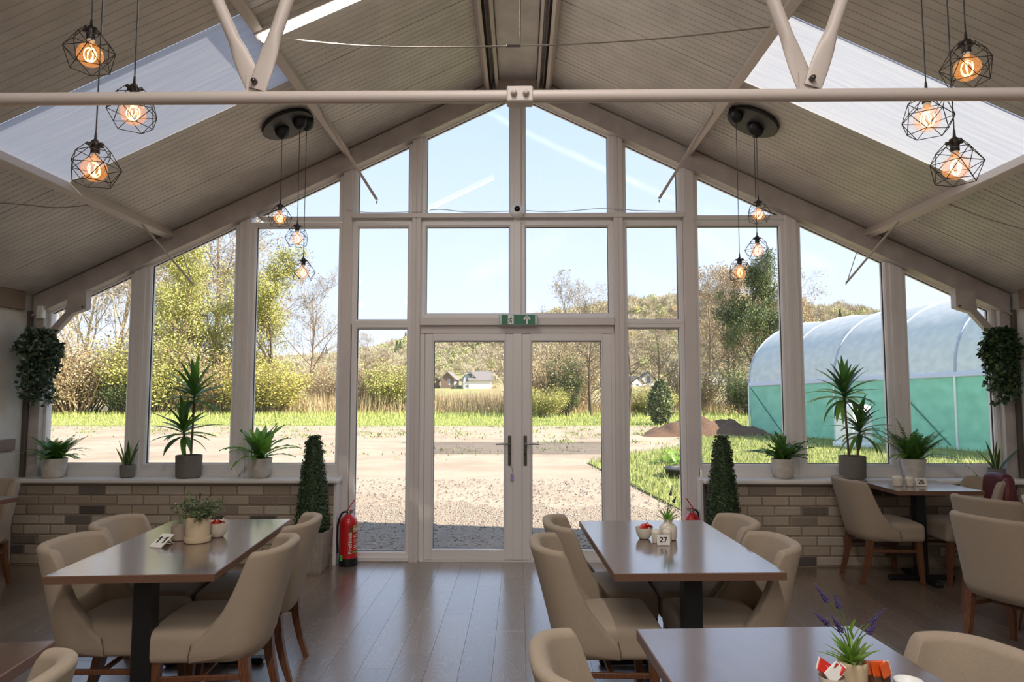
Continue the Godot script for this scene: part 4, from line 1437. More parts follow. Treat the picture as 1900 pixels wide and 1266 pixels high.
func build_plants() -> void:
	var y := 0.751
	fern("fern in a ribbed white pot at the left end of the window board", Vector3(-4.15, y, 0.115), [0.086, 0.105, 0.172], M.pot_white, 30, 64, 0.32, 5)
	snake("small snake plant in a grey pot on the left window board", Vector3(-3.49, y, 0.11), false, [[0.0, 0.0, 0.25, 0.10, 0.5], [0.02, 0.0, 0.27, 0.30, 1.5], [-0.015, 0.01, 0.26, 0.22, -1.2], [-0.03, 0.0, 0.20, 0.42, -1.6], [0.02, 0.02, 0.22, 0.48, 1.3], [0.0, -0.02, 0.2, 0.12, 3.0], [0.005, 0.02, 0.16, 0.3, 0.2]])
	dracaena("two stemmed dracaena in a grey pot on the left window board", Vector3(-2.94, y, 0.11), [[0.03, 0.0, 0.745, 0.37, 36, 0.0], [-0.05, 0.01, 0.42, 0.32, 30, 0.1]], 9, 0.052)
	var bn := thing("birds_nest_fern", "broad leaved fern in a white pot on the left window board", "plant", Vector3(-2.30, y, 0.11))
	pot_round(bn, 0.088, 0.104, 0.176, M.pot_white, 0, 0.03)
	var r := RandomNumberGenerator.new()
	r.seed = 17
	for k in 30:
		var el := r.randf_range(0.95, 1.45) if k < 14 else r.randf_range(0.45, 1.0)
		var m := leaf(r.randf_range(0.30, 0.42), 0.085 if k < 14 else 0.045, el, el - (r.randf_range(0.2, 0.9) if k < 14 else r.randf_range(0.8, 1.7)), 0.3, 0.008, 9)
		put_leaf(bn, m, [M.leaf_mid, M.leaf, M.leaf_mid, M.leaf_bright][k % 4], Vector3(0, 0.155, 0), k * 2.39996)
	var lf := thing("bushy_houseplant", "bushy dark leaved plant in a white pot on the right window board", "plant", Vector3(2.345, y, 0.11))
	pot_round(lf, 0.084, 0.102, 0.174, M.pot_white, 0, 0.035)
	for k in 42:
		var el := r.randf_range(0.5, 1.45)
		var m := leaf(r.randf_range(0.16, 0.30), r.randf_range(0.05, 0.075), el, el - r.randf_range(0.2, 1.2), 0.3, 0.010, 7)
		put_leaf(lf, m, [M.leaf, M.leaf_dark, M.leaf, M.leaf_mid][k % 4], Vector3(r.randf_range(-0.03, 0.03), 0.15, r.randf_range(-0.03, 0.03)), k * 2.39996)
	for q in [[1.6, 0.36, 0.85], [-1.5, 0.34, 0.5], [-1.2, 0.30, 0.9]]:
		put_leaf(lf, leaf(q[1], 0.022, q[2], q[2] - 0.5, 0.3, 0.006, 9), M.leaf, Vector3(0, 0.15, 0), q[0])
	dracaena("two stemmed narrow leaved dracaena in a grey pot on the right board", Vector3(2.955, y, 0.11), [[-0.05, 0.0, 0.74, 0.34, 44, 0.35], [0.07, 0.01, 0.43, 0.31, 34, 0.45]], 23, 0.046)
	var f2 := fern("large fern in a rounded white pot on the right window board", Vector3(3.49, y, 0.11), [0.08, 0.102, 0.175], M.pot_white, 0, 70, 0.38, 31)
	put_leaf(f2, frond(0.62, 0.5, -1.45, 0.05, 22, 77), M.leaf_mid, Vector3(0.02, 0.16, 0.03), 0.95, 1.0, "frond")
	put_leaf(f2, frond(0.40, 1.45, 1.0, 0.05, 18, 78), M.leaf, Vector3(-0.01, 0.16, 0.0), -1.6, 1.0, "frond")
	snake("snake plant in a round grey bowl at the right end of the board", Vector3(4.205, y, 0.12), true, [[0.0, 0.0, 0.27, 0.08, 0.4], [0.02, 0.0, 0.26, 0.25, 1.5], [-0.02, 0.0, 0.26, 0.25, -1.4], [0.03, 0.01, 0.30, 0.75, 1.6], [-0.03, 0.01, 0.24, 0.7, -1.5], [0.0, 0.02, 0.2, 0.2, 0.1]])
	topiary("tall clipped topiary cone in a wooden planter by the left brick wall", Vector3(-1.745, 0, 0.36), 3)
	topiary("tall clipped topiary cone in front of the right brick wall", Vector3(1.735, 0, 0.36), 4)
	ivy("trailing variegated ivy hanging in the left corner", Vector3(-4.27, 1.985, 0.22), 6, true)
	ivy("trailing dark ivy hanging in the right corner", Vector3(4.26, 1.985, 0.22), 7, false)
	# small artificial plants behind the left topiary
	snake("tips of a small snake plant on the board behind the left topiary", Vector3(-1.85, y, 0.06), false, [[0.0, 0.0, 0.22, 0.12, -1.0], [0.02, 0.0, 0.20, 0.15, 1.0]])

# ------------------------------------------------------------------ small things
func sign_text(s: String, size: float, bold := true) -> TextMesh:
	var tm := TextMesh.new()
	var f := SystemFont.new()
	f.font_names = PackedStringArray(["Droid Sans"])
	f.font_weight = 700 if bold else 400
	tm.font = f
	tm.text = s
	tm.font_size = 64
	tm.pixel_size = size / 46.0
	tm.depth = 0.0006
	return tm

func number_card(label: String, at: Vector3, turn: float, lean: float, num: String, w: float, h: float, digits: float, wood := false) -> void:
	var t := thing("number_card", label, "table number", at, turn, "table number cards")
	var b := Basis(Vector3.RIGHT, -lean)
	var mt: Material = M.card
	obj("card", G.new().box(b * Vector3(0, h * 0.5, 0) + Vector3(0, 0.002, 0), Vector3(w, h, 0.004), 0.0008, b), mt, t)
	obj("prop", G.new().bar(b * Vector3(0, h * 0.62, -0.004), Vector3(0, 0.003, -sin(lean) * h - 0.012), w * 0.7, 0.003, Vector3.UP), mt, t)
	var d := obj("number", sign_text(num, digits), M.ink, t)
	d.transform = Transform3D(b, b * Vector3(0, h * 0.52, 0.0026) + Vector3(0, 0.002, 0))

func shaker(label: String, at: Vector3, r: float, h: float) -> void:
	var t := thing("shaker", label, "shaker", at, 0.0, "salt and pepper shakers")
	obj("body", G.new().lathe([Vector2(0, 0), Vector2(r * 0.72, 0), Vector2(r * 0.8, h * 0.04), Vector2(r * 0.9, h * 0.35), Vector2(r, h * 0.72), Vector2(r * 0.97, h * 0.82), Vector2(r * 0.72, h * 0.95), Vector2(r * 0.4, h), Vector2(0, h)], 24), M.china, t)
	for k in 3:
		obj("hole", G.new().lathe([Vector2(0, 0.0006), Vector2(0.0018, 0.0)], 6, Vector3(cos(k * 2.1) * r * 0.2, h, sin(k * 2.1) * r * 0.2)), M.black, t)

func sachet(label: String, at: Vector3, b: Basis, m: Material) -> void:
	var t := thing("sauce_sachet", label, "sachet", at, 0.0, "sauce sachets")
	t.basis = b.scaled(Vector3.ONE * 0.72)
	var warp := func(p: Vector3) -> Vector3: return Vector3(p.x, p.y * (1.0 - 0.75 * pow(absf(p.x) / 0.034, 4.0)), p.z)
	obj("packet", G.new().pillow(Vector3.ZERO, Vector3(0.033, 0.005, 0.024), 0.0045, 2, warp), m, t)
	obj("crimp", G.new().box(Vector3(0.035, 0, 0), Vector3(0.006, 0.0012, 0.046)), M.packet_white, t)

func bowl(label: String, at: Vector3, r: float, h: float) -> void:
	var t := thing("bowl", label, "bowl", at, 0.0, "sachet bowls")
	obj("body", G.new().lathe([Vector2(0, 0), Vector2(r * 0.5, 0), Vector2(r * 0.62, h * 0.08), Vector2(r * 0.9, h * 0.45), Vector2(r, h), Vector2(r * 0.93, h), Vector2(r * 0.82, h * 0.48), Vector2(r * 0.5, h * 0.16), Vector2(0, h * 0.14)], 28), M.china, t)

func lavender(t: Node3D, base: Vector3, seed_: int, stalks: Array, blades: int, L: float) -> void:
	var r := RandomNumberGenerator.new()
	r.seed = seed_
	for k in blades:
		var el := r.randf_range(0.45, 1.45)
		put_leaf(t, leaf(L * r.randf_range(0.7, 1.15), 0.012, el, el - r.randf_range(0.1, 0.8), 0.4, 0.0, 5), [M.leaf_bright, M.leaf_mid, M.leaf_olive][k % 3], base + Vector3(r.randf_range(-0.008, 0.008), 0, r.randf_range(-0.008, 0.008)), k * 2.39996)
	for s in stalks:  # [dx, dy, dz, spike length]
		var tip := base + Vector3(s[0], s[1], s[2])
		var mid := base + Vector3(s[0] * 0.3, s[1] * 0.6, s[2] * 0.3)
		var sp := spline([base, mid, tip], 5)
		var stalk := obj("stalk", G.new().tube(sp, [0.0014], 5), M.stem_green, t)
		var g := G.new()
		var dir: Vector3 = (tip - mid).normalized()
		for k in 8:
			var f := k / 7.0
			var p: Vector3 = tip + dir * (f - 0.5) * s[3]
			for j in 3:
				var a := j * 2.1 + k * 0.9
				var x := dir.cross(Vector3(0.3, 0.1, 0.9)).normalized()
				var yv := dir.cross(x)
				var q := p + (x * cos(a) + yv * sin(a)) * 0.0045 * (1.2 - f)
				g.pillow(q, Vector3(0.0027, 0.0030, 0.0027) * (1.2 - f * 0.5), 0.0018, 1)
		obj("flower_spike", g, M.flower, stalk)

func extinguisher(label: String, at: Vector3, turn: float, r: float, h: float, lettering: bool) -> void:
	var t := thing("fire_extinguisher", label, "extinguisher", at, turn)
	obj("cylinder", G.new().lathe([Vector2(r, 0.085 * h), Vector2(r, h * 0.80), Vector2(r * 0.96, h * 0.86), Vector2(r * 0.8, h * 0.92), Vector2(r * 0.5, h * 0.965), Vector2(r * 0.3, h), Vector2(0, h)], 32), M.red, t)
	obj("base_skirt", G.new().lathe([Vector2(0, 0), Vector2(r * 0.95, 0), Vector2(r * 1.02, 0.02 * h), Vector2(r * 1.02, h * 0.15), Vector2(r * 1.0, h * 0.155)], 32), M.black, t)
	obj("valve", G.new().lathe([Vector2(r * 0.3, h * 0.99), Vector2(r * 0.22, h + 0.01), Vector2(r * 0.24, h + 0.03), Vector2(0.0, h + 0.032)], 14).tube([Vector3(-0.01, h + 0.02, 0), Vector3(0.04, h + 0.02, 0.01)], [0.008], 8), M.chrome, t)
	obj("lever_handle", G.new().bar(Vector3(-0.012, h + 0.035, 0.0), Vector3(0.05, h + 0.125, 0.0), 0.02, 0.008, Vector3.UP, 0.002), M.red, t)
	obj("carry_handle", G.new().bar(Vector3(-0.02, h + 0.032, 0.0), Vector3(0.055, h + 0.036, 0.0), 0.018, 0.006, Vector3.UP, 0.002), M.red, t)
	obj("hose", G.new().tube(spline([Vector3(-0.01, h + 0.018, 0), Vector3(-r * 0.7, h + 0.01, 0.015), Vector3(-r * 1.12, h * 0.82, 0.02), Vector3(-r * 1.2, h * 0.55, 0.02), Vector3(-r * 1.1, h * 0.25, 0.02)], 6), [0.009, 0.009], 8), M.black, t)
	if lettering:
		var deco := func(called: String, a0: float, a1: float, y0: float, y1: float, m: Material, parent: Node) -> Node:
			var P := []
			for i in 9:
				var a := lerpf(a0, a1, i / 8.0)
				P.append([Vector3(sin(a) * (r + 0.0012), y0, cos(a) * (r + 0.0012)), Vector3(sin(a) * (r + 0.0012), y1, cos(a) * (r + 0.0012))])
			return obj(called, G.new().grid(P, false, false, Vector3(0, (y0 + y1) * 0.5, 0)), m, parent)
		var lab: Node = deco.call("label_panel", 0.75, 1.6, h * 0.66, h * 0.80, M.label_gold, t)
		deco.call("label_panel", 0.25, 0.72, h * 0.63, h * 0.78, mat(c8(120, 66, 30), 0.5), t)
		deco.call("label_band", 0.7, 1.6, h * 0.262, h * 0.29, M.green_tag, t)
		var w := obj("lettering", sign_text("FireShield", 0.028), M.card, t)
		var a2 := 0.42
		w.transform = Transform3D(Basis(Vector3.UP, a2) * Basis(Vector3.BACK, PI / 2), Vector3(sin(a2) * (r + 0.003), h * 0.46, cos(a2) * (r + 0.003)))
		for k in 9:
			deco.call("text_line", 0.80, 1.3 + 0.1 * (k % 3), h * (0.33 + 0.034 * k), h * (0.343 + 0.034 * k), M.packet_white if k % 3 else M.label_gold, t)
		var fo := obj("lettering", sign_text("Foam", 0.022), M.card, t)
		fo.transform = Transform3D(Basis(Vector3.UP, 1.15), Vector3(sin(1.15) * (r + 0.003), h * 0.725, cos(1.15) * (r + 0.003)))
		obj("service_tag", G.new().box(Vector3(-r * 0.55, h * 0.17, r * 0.95), Vector3(0.022, 0.05, 0.002)), M.green_tag, t)

func build_small_things() -> void:
	extinguisher("red fire extinguisher on the floor beside the left sidelight", Vector3(-1.49, 0, 0.14), 0.0, 0.079, 0.44, true)
	extinguisher("red fire extinguisher behind table 27 by the right brick wall", Vector3(1.525, 0, 0.14), PI, 0.068, 0.46, false)
	var TY := 0.7525
	# table 11
	var p := thing("potted_plant", "small leafy plant in a cream pot with saucer on table 11", "plant", Vector3(-1.622, TY, 2.72))
	obj("pot", G.new().lathe([Vector2(0, 0.004), Vector2(0.056, 0.004), Vector2(0.058, 0.012), Vector2(0.058, 0.124), Vector2(0.056, 0.126), Vector2(0.052, 0.124), Vector2(0.051, 0.10), Vector2(0, 0.098)], 32), M.pot_cream, p)
	obj("saucer", G.new().lathe([Vector2(0, 0), Vector2(0.060, 0), Vector2(0.064, 0.004), Vector2(0.065, 0.026), Vector2(0.063, 0.028), Vector2(0.0595, 0.024), Vector2(0.0595, 0.008)], 32), M.pot_cream, p)
	var r := RandomNumberGenerator.new()
	r.seed = 61
	var xf := []
	var twigs := G.new()
	for k in 34:
		var a := r.randf() * TAU
		var el := r.randf_range(0.5, 1.45)
		var L := r.randf_range(0.08, 0.15)
		var d := Vector3(cos(a) * cos(el), sin(el), sin(a) * cos(el))
		var b0 := Vector3(cos(a), 0, sin(a)) * 0.025 + Vector3(0, 0.10, 0)
		twigs.tube([b0, b0 + d * L], [0.0013, 0.0008], 4)
		for j in 16:
			xf.append(Transform3D(randbasis(r, r.randf_range(0.7, 1.2)), b0 + d * L * (0.25 + 0.78 * j / 15.0) + Vector3(r.randf_range(-1, 1), r.randf_range(-1, 1), r.randf_range(-1, 1)) * 0.008))
	obj("twigs", twigs, M.stem_green, p)
	scatter("foliage", p, small_leaf(0.022, 0.012), tinted(0.5, 0.3), xf, [Color(0.12, 0.16, 0.06), Color(0.18, 0.22, 0.09), Color(0.06, 0.10, 0.04), Color(0.25, 0.30, 0.16), Color(0.10, 0.14, 0.07)])
	number_card("tilted card numbered 11 on the left table", Vector3(-1.765, TY, 2.86), -0.25, 1.08, "11", 0.07, 0.10, 0.046)
	bowl("small bowl of red sachets behind the cream pot on table 11", Vector3(-1.575, TY, 2.60), 0.058, 0.075)
	for k in 7:
		sachet("red sauce sachet in the bowl on table 11" if k % 4 else "white sachet in the bowl on table 11", Vector3(-1.575 + cos(k * 1.3) * 0.022, TY + 0.066 + 0.006 * (k % 3), 2.60 + sin(k * 1.3) * 0.022), Basis.from_euler(Vector3(0.9 * sin(k * 2.0), k * 1.1, 0.7 * cos(k))) , M.packet_red if k % 4 else M.packet_white)
	var mg := thing("cup", "brownish cup behind the number 11 card", "cup", Vector3(-1.735, TY, 2.68))
	obj("body", G.new().lathe([Vector2(0, 0), Vector2(0.034, 0), Vector2(0.037, 0.004), Vector2(0.04, 0.07), Vector2(0.037, 0.072), Vector2(0.034, 0.01), Vector2(0, 0.008)], 24), mat(c8(176, 158, 142), 0.5), mg)
	# table 27
	var v := thing("vase", "white vase with a green sprig on table 27", "vase", Vector3(0.785, TY, 2.635))
	obj("body", G.new().lathe([Vector2(0, 0), Vector2(0.038, 0), Vector2(0.043, 0.006), Vector2(0.046, 0.04), Vector2(0.045, 0.062), Vector2(0.034, 0.076), Vector2(0.024, 0.082), Vector2(0.022, 0.09), Vector2(0.025, 0.104), Vector2(0.022, 0.104), Vector2(0.018, 0.09), Vector2(0, 0.08)], 28), M.china, v)
	lavender(v, Vector3(0, 0.085, 0), 71, [[0.02, 0.165, 0.0, 0.05], [0.035, 0.12, 0.01, 0.03]], 22, 0.105)
	shaker("white shaker on table 27, left of the pair", Vector3(0.706, TY, 2.72), 0.024, 0.068)
	shaker("white shaker on table 27, right of the pair", Vector3(0.764, TY, 2.715), 0.024, 0.068)
	bowl("small white bowl of sachets on table 27", Vector3(0.664, TY, 2.62), 0.045, 0.058)
	for k in 6:
		sachet("red sauce sachet in the bowl on table 27" if k % 3 else "white sachet in the bowl on table 27", Vector3(0.668 + cos(k * 1.4) * 0.016, TY + 0.054 + 0.005 * (k % 3), 2.62 + sin(k * 1.4) * 0.016), Basis.from_euler(Vector3(0.9 * sin(k * 2.0), k * 1.1, 0.8 * cos(k))), M.packet_red if k % 3 else M.packet_white)
	number_card("white card numbered 27 in front of the shakers", Vector3(0.730, TY, 2.785), 0.03, 0.18, "27", 0.064, 0.05, 0.026)
	# table 28
	shaker("cream shaker on table 28, left of the pair", Vector3(3.075, TY, 0.61), 0.042, 0.085)
	shaker("cream shaker on table 28, right of the pair", Vector3(3.165, TY, 0.62), 0.033, 0.08)
	number_card("white card numbered 28 beside the cream shakers", Vector3(3.262, TY, 0.62), 0.0, 0.3, "28", 0.092, 0.066, 0.034)
	# front table
	var lp := thing("potted_lavender", "lavender in a cream pot on the front table", "plant", Vector3(0.882, TY, 4.40))
	obj("pot", G.new().lathe([Vector2(0, 0), Vector2(0.030, 0), Vector2(0.034, 0.006), Vector2(0.037, 0.05), Vector2(0.036, 0.062), Vector2(0.033, 0.064), Vector2(0.031, 0.05), Vector2(0, 0.048)], 28), M.pot_cream, lp)
	lavender(lp, Vector3(0, 0.05, 0), 81, [[-0.075, 0.185, 0.0, 0.05], [-0.085, 0.125, 0.02, 0.045], [-0.05, 0.115, 0.03, 0.05], [0.07, 0.125, 0.0, 0.05], [0.045, 0.10, 0.02, 0.03], [-0.03, 0.16, -0.01, 0.03]], 36, 0.085)
	for q in [[0.0, 0.17, 0.0], [0.008, 0.155, 0.9], [0.004, 0.15, -1.1]]:
		put_leaf(lp, leaf(0.05, 0.010, 1.2, 0.7, 0.4, 0.0, 5), M.leaf_bright, Vector3(q[0], q[1] - 0.035, 0), q[2])
	bowl("small bowl of red and white packets left of the lavender pot", Vector3(0.812, TY, 4.435), 0.032, 0.038)
	for k in 5:
		sachet("white packet in the bowl left of the lavender pot" if k % 2 else "red packet in the bowl left of the lavender pot", Vector3(0.812 + cos(k * 1.5) * 0.014, TY + 0.044 + 0.006 * (k % 3), 4.435 + sin(k * 1.5) * 0.014), Basis.from_euler(Vector3(1.0 * sin(k * 2.0), k * 1.2, 0.9)), M.packet_white if k % 2 else M.packet_red)
	var bx := thing("sachet_box", "small wooden box of orange sachets right of the lavender pot", "box", Vector3(0.945, TY, 4.40), 0.3)
	obj("box_body", G.new().box(Vector3(0, 0.02, 0), Vector3(0.05, 0.034, 0.04), 0.002), M.table_edge, bx)
	for k in 3:
		sachet("orange sauce sachet standing on the small wooden box", Vector3(0.934 + 0.011 * k, TY + 0.048, 4.41 + 0.006 * k), Basis.from_euler(Vector3(1.3, 0.2 + 0.2 * k, 0.5 - 0.3 * k)), M.packet_orange)
	var dsh := thing("dish", "round white dish on the front table right of the sachets", "dish", Vector3(0.998, TY, 4.45))
	obj("body", G.new().lathe([Vector2(0, 0), Vector2(0.022, 0), Vector2(0.034, 0.028), Vector2(0.035, 0.034), Vector2(0.033, 0.034), Vector2(0.02, 0.006), Vector2(0, 0.005)], 28), M.white, dsh)
	# exit sign over the doors
	var ex := thing("exit_sign", "green exit sign with running figure and arrow above the doors", "sign", Vector3(0.005, 2.165, 0.085))
	obj("clear_cover", G.new().pillow(Vector3.ZERO, Vector3(0.178, 0.052, 0.018), 0.015, 3), mat(c8(196, 206, 206), 0.25), ex)
	var face := obj("sign_face", G.new().box(Vector3(0, 0, 0.019), Vector3(0.30, 0.088, 0.004), 0.001), M.green_sign, ex)
	obj("white_door", G.new().box(Vector3(-0.068, 0, 0.0215), Vector3(0.052, 0.082, 0.002)), M.white, face)
	var man := G.new()
	var z := 0.0235
	for s in [[[-0.070, 0.012], [-0.072, -0.008]], [[-0.072, -0.008], [-0.060, -0.014]], [[-0.060, -0.014], [-0.064, -0.032]], [[-0.072, -0.008], [-0.080, -0.022]], [[-0.080, -0.022], [-0.090, -0.030]], [[-0.070, 0.010], [-0.056, 0.006]], [[-0.070, 0.012], [-0.084, 0.008]], [[-0.084, 0.008], [-0.088, -0.004]]]:
		man.bar(Vector3(s[0][0], s[0][1], z), Vector3(s[1][0], s[1][1], z), 0.008, 0.0015, Vector3.BACK)
	man.lathe([Vector2(0.0065, 0), Vector2(0.006, 0.001), Vector2(0, 0.001)], 12, Vector3(-0.064, 0.025, z), Basis(Vector3.RIGHT, PI / 2))
	obj("running_figure", man, M.green_sign, face)
	var arr := G.new()
	arr.box(Vector3(0.078, -0.016, 0.022), Vector3(0.014, 0.05, 0.002))
	arr.bar(Vector3(0.078, 0.033, 0.022), Vector3(0.050, 0.002, 0.022), 0.015, 0.002, Vector3.BACK)
	arr.bar(Vector3(0.078, 0.033, 0.022), Vector3(0.106, 0.002, 0.022), 0.015, 0.002, Vector3.BACK)
	obj("arrow", arr, M.white, face)
	# dome camera on the mullion
	var cm := thing("security_camera", "white dome security camera with dark lens on the centre mullion", "camera", Vector3(-0.004, 3.165, 0.095))
	obj("housing", G.new().lathe([Vector2(0, 0.045), Vector2(0.03, 0.043), Vector2(0.05, 0.03), Vector2(0.058, 0.008), Vector2(0.060, -0.01), Vector2(0.058, -0.03), Vector2(0, -0.03)], 28, Vector3.ZERO, Basis(Vector3.RIGHT, PI / 2 - 0.15)), M.white, cm)
	obj("lens", G.new().lathe([Vector2(0, 0.058), Vector2(0.018, 0.054), Vector2(0.030, 0.040), Vector2(0.032, 0.035)], 24, Vector3(0, 0.004, 0.0), Basis(Vector3.RIGHT, PI / 2 - 0.15)), M.black_gloss, cm)
	for q in [["thin cable along the rail, left of the security camera", [Vector3(-1.58, 3.20, 0.07), Vector3(-1.40, 3.165, 0.066), Vector3(-1.0, 3.168, 0.066), Vector3(-0.72, 3.19, 0.068), Vector3(-0.45, 3.165, 0.066), Vector3(-0.08, 3.172, 0.066)]], ["thin cable along the rail, right of the security camera", [Vector3(0.07, 3.18, 0.066), Vector3(0.35, 3.165, 0.066), Vector3(0.8, 3.195, 0.068), Vector3(1.1, 3.175, 0.066), Vector3(1.5, 3.166, 0.066)]]]:
		tag(obj("cable", G.new().tube(spline(q[1], 6), [0.0035], 5), M.pvc_grey), q[0], "cable")
	# alarm sensor in the left corner
	var al := thing("motion_sensor", "white motion sensor box in the upper left corner", "sensor", Vector3(-4.35, 2.24, 0.10))
	obj("box_body", G.new().pillow(Vector3.ZERO, Vector3(0.032, 0.058, 0.024), 0.012, 3), M.white, al)
	obj("sensor_lens", G.new().pillow(Vector3(0.0, -0.02, 0.022), Vector3(0.02, 0.022, 0.008), 0.006, 2), M.card, al)
	# key with purple tag in the left door
	var kt := thing("key_tag", "purple key tag hanging from the left door handle", "key tag", Vector3(-0.074, 0.872, 0.034))
	obj("ring", G.new().tube(spline([Vector3(0, 0, 0), Vector3(0.02, -0.04, 0.002), Vector3(0.028, -0.09, 0.0)], 5), [0.0016], 5), M.metal_dark, kt)
	obj("fob", G.new().pillow(Vector3(0.022, -0.125, 0.0), Vector3(0.015, 0.03, 0.004), 0.0035, 2), M.purple, kt)
	# burgundy jacket over the back of the chair right of table 28
	var bg := thing("jacket", "burgundy jacket with a pale tag over a chair back by table 28", "jacket", Vector3(3.92, 0.575, 0.56))
	var bw := func(q: Vector3) -> Vector3:
		var k := clampf((q.y + 0.14) / 0.28, 0, 1)
		return Vector3(q.x * (1.25 - 0.4 * k) + 0.02 * sin(q.z * 26.0 + q.y * 9.0) * (1.0 - k), q.y + 0.02 * cos(q.z * 9.0), q.z * (1.1 - 0.3 * k))
	obj("cloth", G.new().pillow(Vector3(0, 0.135, 0), Vector3(0.06, 0.13, 0.15), 0.045, 5, bw), M.burgundy, bg)
	obj("sleeve", G.new().tube(spline([Vector3(-0.03, 0.24, 0.16), Vector3(-0.07, 0.16, 0.20), Vector3(-0.09, 0.02, 0.20), Vector3(-0.085, -0.12, 0.19)], 5), [0.03, 0.04, 0.038, 0.036], 10), M.burgundy, bg)
	obj("paper_tag", G.new().box(Vector3(0.05, 0.11, 0.215), Vector3(0.05, 0.06, 0.002), 0.0, Basis(Vector3.BACK, 0.3)), M.card, bg)
	tag(obj("black_block", G.new().box(Vector3(4.245, 0.36, 0.215), Vector3(0.095, 0.70, 0.07), 0.006), M.black), "black upright duct under the right end of the window board", "block")  # plain black box set upright against the brickwork

# ------------------------------------------------------------------ outside
const GY := -0.03

func bare(seed_: int, H: float, r0: float, spread: float, kids: Array, up: float, first := 0.25) -> Array:  # [branch mesh, twig ends] of a leafless tree of height about H
	var r := RandomNumberGenerator.new()
	r.seed = seed_
	var v := PackedVector3Array(); var n := PackedVector3Array(); var ix := PackedInt32Array()
	var tips := []
	var stack := [[Vector3.ZERO, Vector3(r.randf_range(-0.06, 0.06), 1, r.randf_range(-0.06, 0.06)).normalized(), H, r0, 0]]
	while stack.size():
		var b: Array = stack.pop_back()
		var p: Vector3 = b[0]; var d: Vector3 = b[1]; var L: float = b[2]; var rad: float = b[3]; var lv: int = b[4]
		var segs: int = [7, 5, 3, 2, 2][lv]
		var sides: int = [6, 4, 3, 3, 3][lv]
		var pts := [p]; var dirs := [d]
		for i in segs:
			d = (d + Vector3(r.randf_range(-1, 1), r.randf_range(-1, 1) + up * lv * 0.35, r.randf_range(-1, 1)) * [0.08, 0.16, 0.20, 0.24, 0.28][lv]).normalized()
			p += d * L / segs
			pts.append(p); dirs.append(d)
		var s := v.size()
		for i in segs + 1:
			var f := float(i) / segs
			var rr := rad * (1.0 - f * 0.82)
			var x: Vector3 = (dirs[i] as Vector3).cross(Vector3(0.2, 0.3, 0.93)).normalized()
			var y: Vector3 = (dirs[i] as Vector3).cross(x)
			for k in sides:
				var a := TAU * k / sides
				var o := x * cos(a) + y * sin(a)
				v.append(pts[i] + o * rr); n.append(o)
		for i in segs:
			for k in sides:
				var a := s + i * sides + k
				var b2 := s + i * sides + (k + 1) % sides
				ix.append(a); ix.append(a + sides); ix.append(b2)
				ix.append(b2); ix.append(a + sides); ix.append(b2 + sides)
		if lv >= kids.size():
			tips.append(pts[segs]); tips.append((pts[segs] + pts[segs - 1]) * 0.5)
			continue
		var cnt: int = kids[lv]
		for c in cnt:
			var f := lerpf(first if lv == 0 else 0.18, 0.98, (c + r.randf()) / cnt)
			var i := mini(int(f * segs), segs - 1)
			var q: Vector3 = (pts[i] as Vector3).lerp(pts[i + 1], f * segs - i)
			var ax: Vector3 = dirs[i]
			var side := ax.cross(Vector3(r.randf_range(-1, 1), r.randf_range(-1, 1), r.randf_range(-1, 1))).normalized()
			var nd := (ax * (1.0 - spread * 0.5) + side * spread + Vector3(0, up * 0.3, 0)).normalized()
			var nl := L * (0.52 if lv == 0 else 0.46) * (1.15 - f * 0.55) * r.randf_range(0.75, 1.2)
			stack.append([q, nd, nl, maxf(rad * (1.0 - f * 0.75) * 0.5, 0.008), lv + 1])
	var a := []
	a.resize(Mesh.ARRAY_MAX)
	a[Mesh.ARRAY_VERTEX] = v; a[Mesh.ARRAY_NORMAL] = n; a[Mesh.ARRAY_INDEX] = ix
	var m := ArrayMesh.new()
	m.add_surface_from_arrays(Mesh.PRIMITIVE_TRIANGLES, a)
	return [m, tips]

func leaves_at(r: RandomNumberGenerator, tips: Array, per: int, jitter: float, smin: float, smax: float, keep := 1.0, ylo := -1e9) -> Array:
	var xf := []
	for q in tips:
		if q.y < ylo or r.randf() > keep: continue
		for k in per:
			xf.append(Transform3D(randbasis(r, r.randf_range(smin, smax)), q + Vector3(r.randf_range(-1, 1), r.randf_range(-1, 1), r.randf_range(-1, 1)) * jitter))
	return xf

func tree_thing(called: String, cat: String, branch: Mesh, bark: Material, xf: Array, lm: Mesh, lmat: Material, cols: Array) -> Node3D:
	var t := thing(called, "", cat)
	obj("branches", branch, bark, t)
	if xf.size(): scatter("foliage", t, lm, lmat, xf, cols)
	return t

func poly_ground(called: String, label: String, cat: String, pts: Array, y: float, m: Material, grid_n := 1) -> void:
	var g := G.new()
	var p := []
	for q in pts: p.append(Vector3(q[0], y, q[1]))
	g.face(p, Vector3.UP)
	struct(called, g, m, label, cat)

